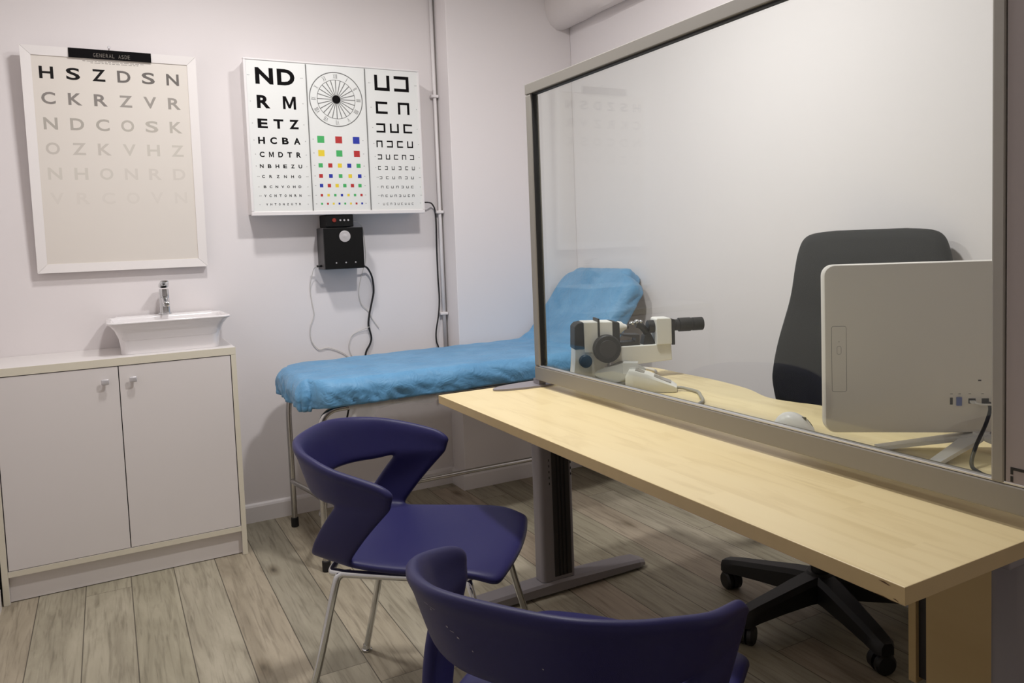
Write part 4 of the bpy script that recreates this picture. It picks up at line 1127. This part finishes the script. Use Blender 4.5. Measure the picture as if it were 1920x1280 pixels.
# ------------------------------------------------------------------ office chair
HX, HY = .995, -1.90
t = thing('office_chair', 'black high-backed swivel office chair between the desk and the right wall', 'office chair', (HX, HY, 0))
for k in range(5):
    a = math.radians(106 + 72 * k); d = Vector((math.cos(a), math.sin(a), 0)); s = Vector((-d.y, d.x, 0))
    m = MB(); L = []
    for q, hw, z0_, z1_ in ((.02, .042, .072, .146), (.08, .038, .074, .140), (.18, .033, .070, .124), (.27, .029, .064, .110), (.318, .027, .058, .100), (.334, .018, .060, .092)):
        c = Vector((HX, HY, 0)) + d * q
        L.append([c - s * hw + Vector((0, 0, z0_)), c - s * hw + Vector((0, 0, z1_ - .012)), c - s * hw * .6 + Vector((0, 0, z1_)), c + s * hw * .6 + Vector((0, 0, z1_)), c + s * hw + Vector((0, 0, z1_ - .012)), c + s * hw + Vector((0, 0, z0_))])
    m.loft(L); lg = m.build('base_leg', M_black, t, smooth=True, angle=35)
    c = Vector((HX, HY, 0)) + d * .305
    m = MB(); ang = a + 1.1 + k; e = Vector((math.cos(ang), math.sin(ang), 0))
    for sg in (-1, 1): m.cyl(c + e * .005 * sg + Vector((0, 0, .030)), c + e * .028 * sg + Vector((0, 0, .030)), .030, 24, bev=.006)
    m.cyl(c - e * .0055 + Vector((0, 0, .034)), c + e * .0055 + Vector((0, 0, .034)), .0335, 24)
    m.cyl(c + Vector((0, 0, .03)), c + Vector((0, 0, .075)), .010, 12)
    m.build('caster', M_black, lg, smooth=True)
m = MB(); m.cyl((HX, HY, .07), (HX, HY, .15), .042, 28, bev=.006); m.cyl((HX, HY, .15), (HX, HY, .30), .026, 24); m.cyl((HX, HY, .30), (HX, HY, .43), .014, 20); m.build('gas_column', M_black, t, smooth=True)
BC = Vector((1.152, -1.961, 0)); FC = Vector((-.94, -.342, 0)); AC = Vector((-.342, .94, 0))   # back centre, facing, along
SO = BC + FC * .19
RM = Matrix(((-FC.x, AC.x, 0, SO.x), (-FC.y, AC.y, 0, SO.y), (0, 0, 1, 0), (0, 0, 0, 1)))      # seat frame: +x backwards, +y along
m = MB(); m.box(HX - .11, HX + .09, HY - .13, HY + .09, .415, .442, .008); m.tube([(HX - .03, HY + .03, .428), (HX - .10, HY + .13, .415), (HX - .13, HY + .17, .412)], .006, 10)
m.build('mechanism', M_black, t)
m = MB(); L = []
for q, z in ((.90, .438), (.985, .446), (1.0, .462), (.985, .486), (.90, .500), (.55, .504)):
    L.append([RM @ Vector((-.02 + .235 * q * math.copysign(abs(math.cos(a)) ** .55, math.cos(a)), .245 * q * math.copysign(abs(math.sin(a)) ** .55, math.sin(a)), z)) for a in [2 * PI * k / 40 for k in range(40)]])
m.loft(L); m.build('seat', M_fabric, t, smooth=True, angle=60)
side = crv([(.515, .15), (.535, .215), (.60, .268), (.70, .292), (.76, .290), (.84, .276), (.928, .255), (1.00, .238), (1.085, .226), (1.14, .214), (1.172, .198), (1.190, .165), (1.198, .10)], 4) if False else [p for p in crv([(.15, .515, 0), (.215, .535, 0), (.268, .60, 0), (.292, .70, 0), (.290, .76, 0), (.276, .84, 0), (.255, .928, 0), (.238, 1.00, 0), (.226, 1.085, 0), (.216, 1.135, 0), (.200, 1.172, 0), (.168, 1.190, 0), (.10, 1.197, 0)], 4)]
out_ = [(p.x, p.y) for p in side] + [(-p.x, p.y) for p in side[::-1]]
zc_ = .86
def bx_(z): return .185 + .028 * ((z - .5) / .7) ** 2 - .018 * math.sin(PI * min(1, max(0, (z - .5) / .45)))
m = MB(); L = []
for q, d in ((.30, .027), (.80, .027), (.94, .024), (.985, .016), (1.0, .004), (1.0, -.010), (.97, -.024), (.90, -.030), (.75, -.033), (.30, -.034)):
    ring = []
    for y, z in out_:
        n_ = math.hypot(y, z - zc_); k = q if q < .9 else 1 - (1 - q) * .30 / n_
        yy, zz = y * k, zc_ + (z - zc_) * k
        ring.append(RM @ Vector((bx_(zz) + d, yy, zz)))
    L.append(ring)
m.loft(L); m.build('backrest', M_fabric, t, smooth=True, angle=70)
m = MB(); m.tube([RM @ p for p in crv([(.06, 0, .425), (.20, 0, .415), (.248, 0, .45), (.245, 0, .55), (.235, 0, .70)], 6)], .018, 12); m.build('back_stem', M_black, t, smooth=True)
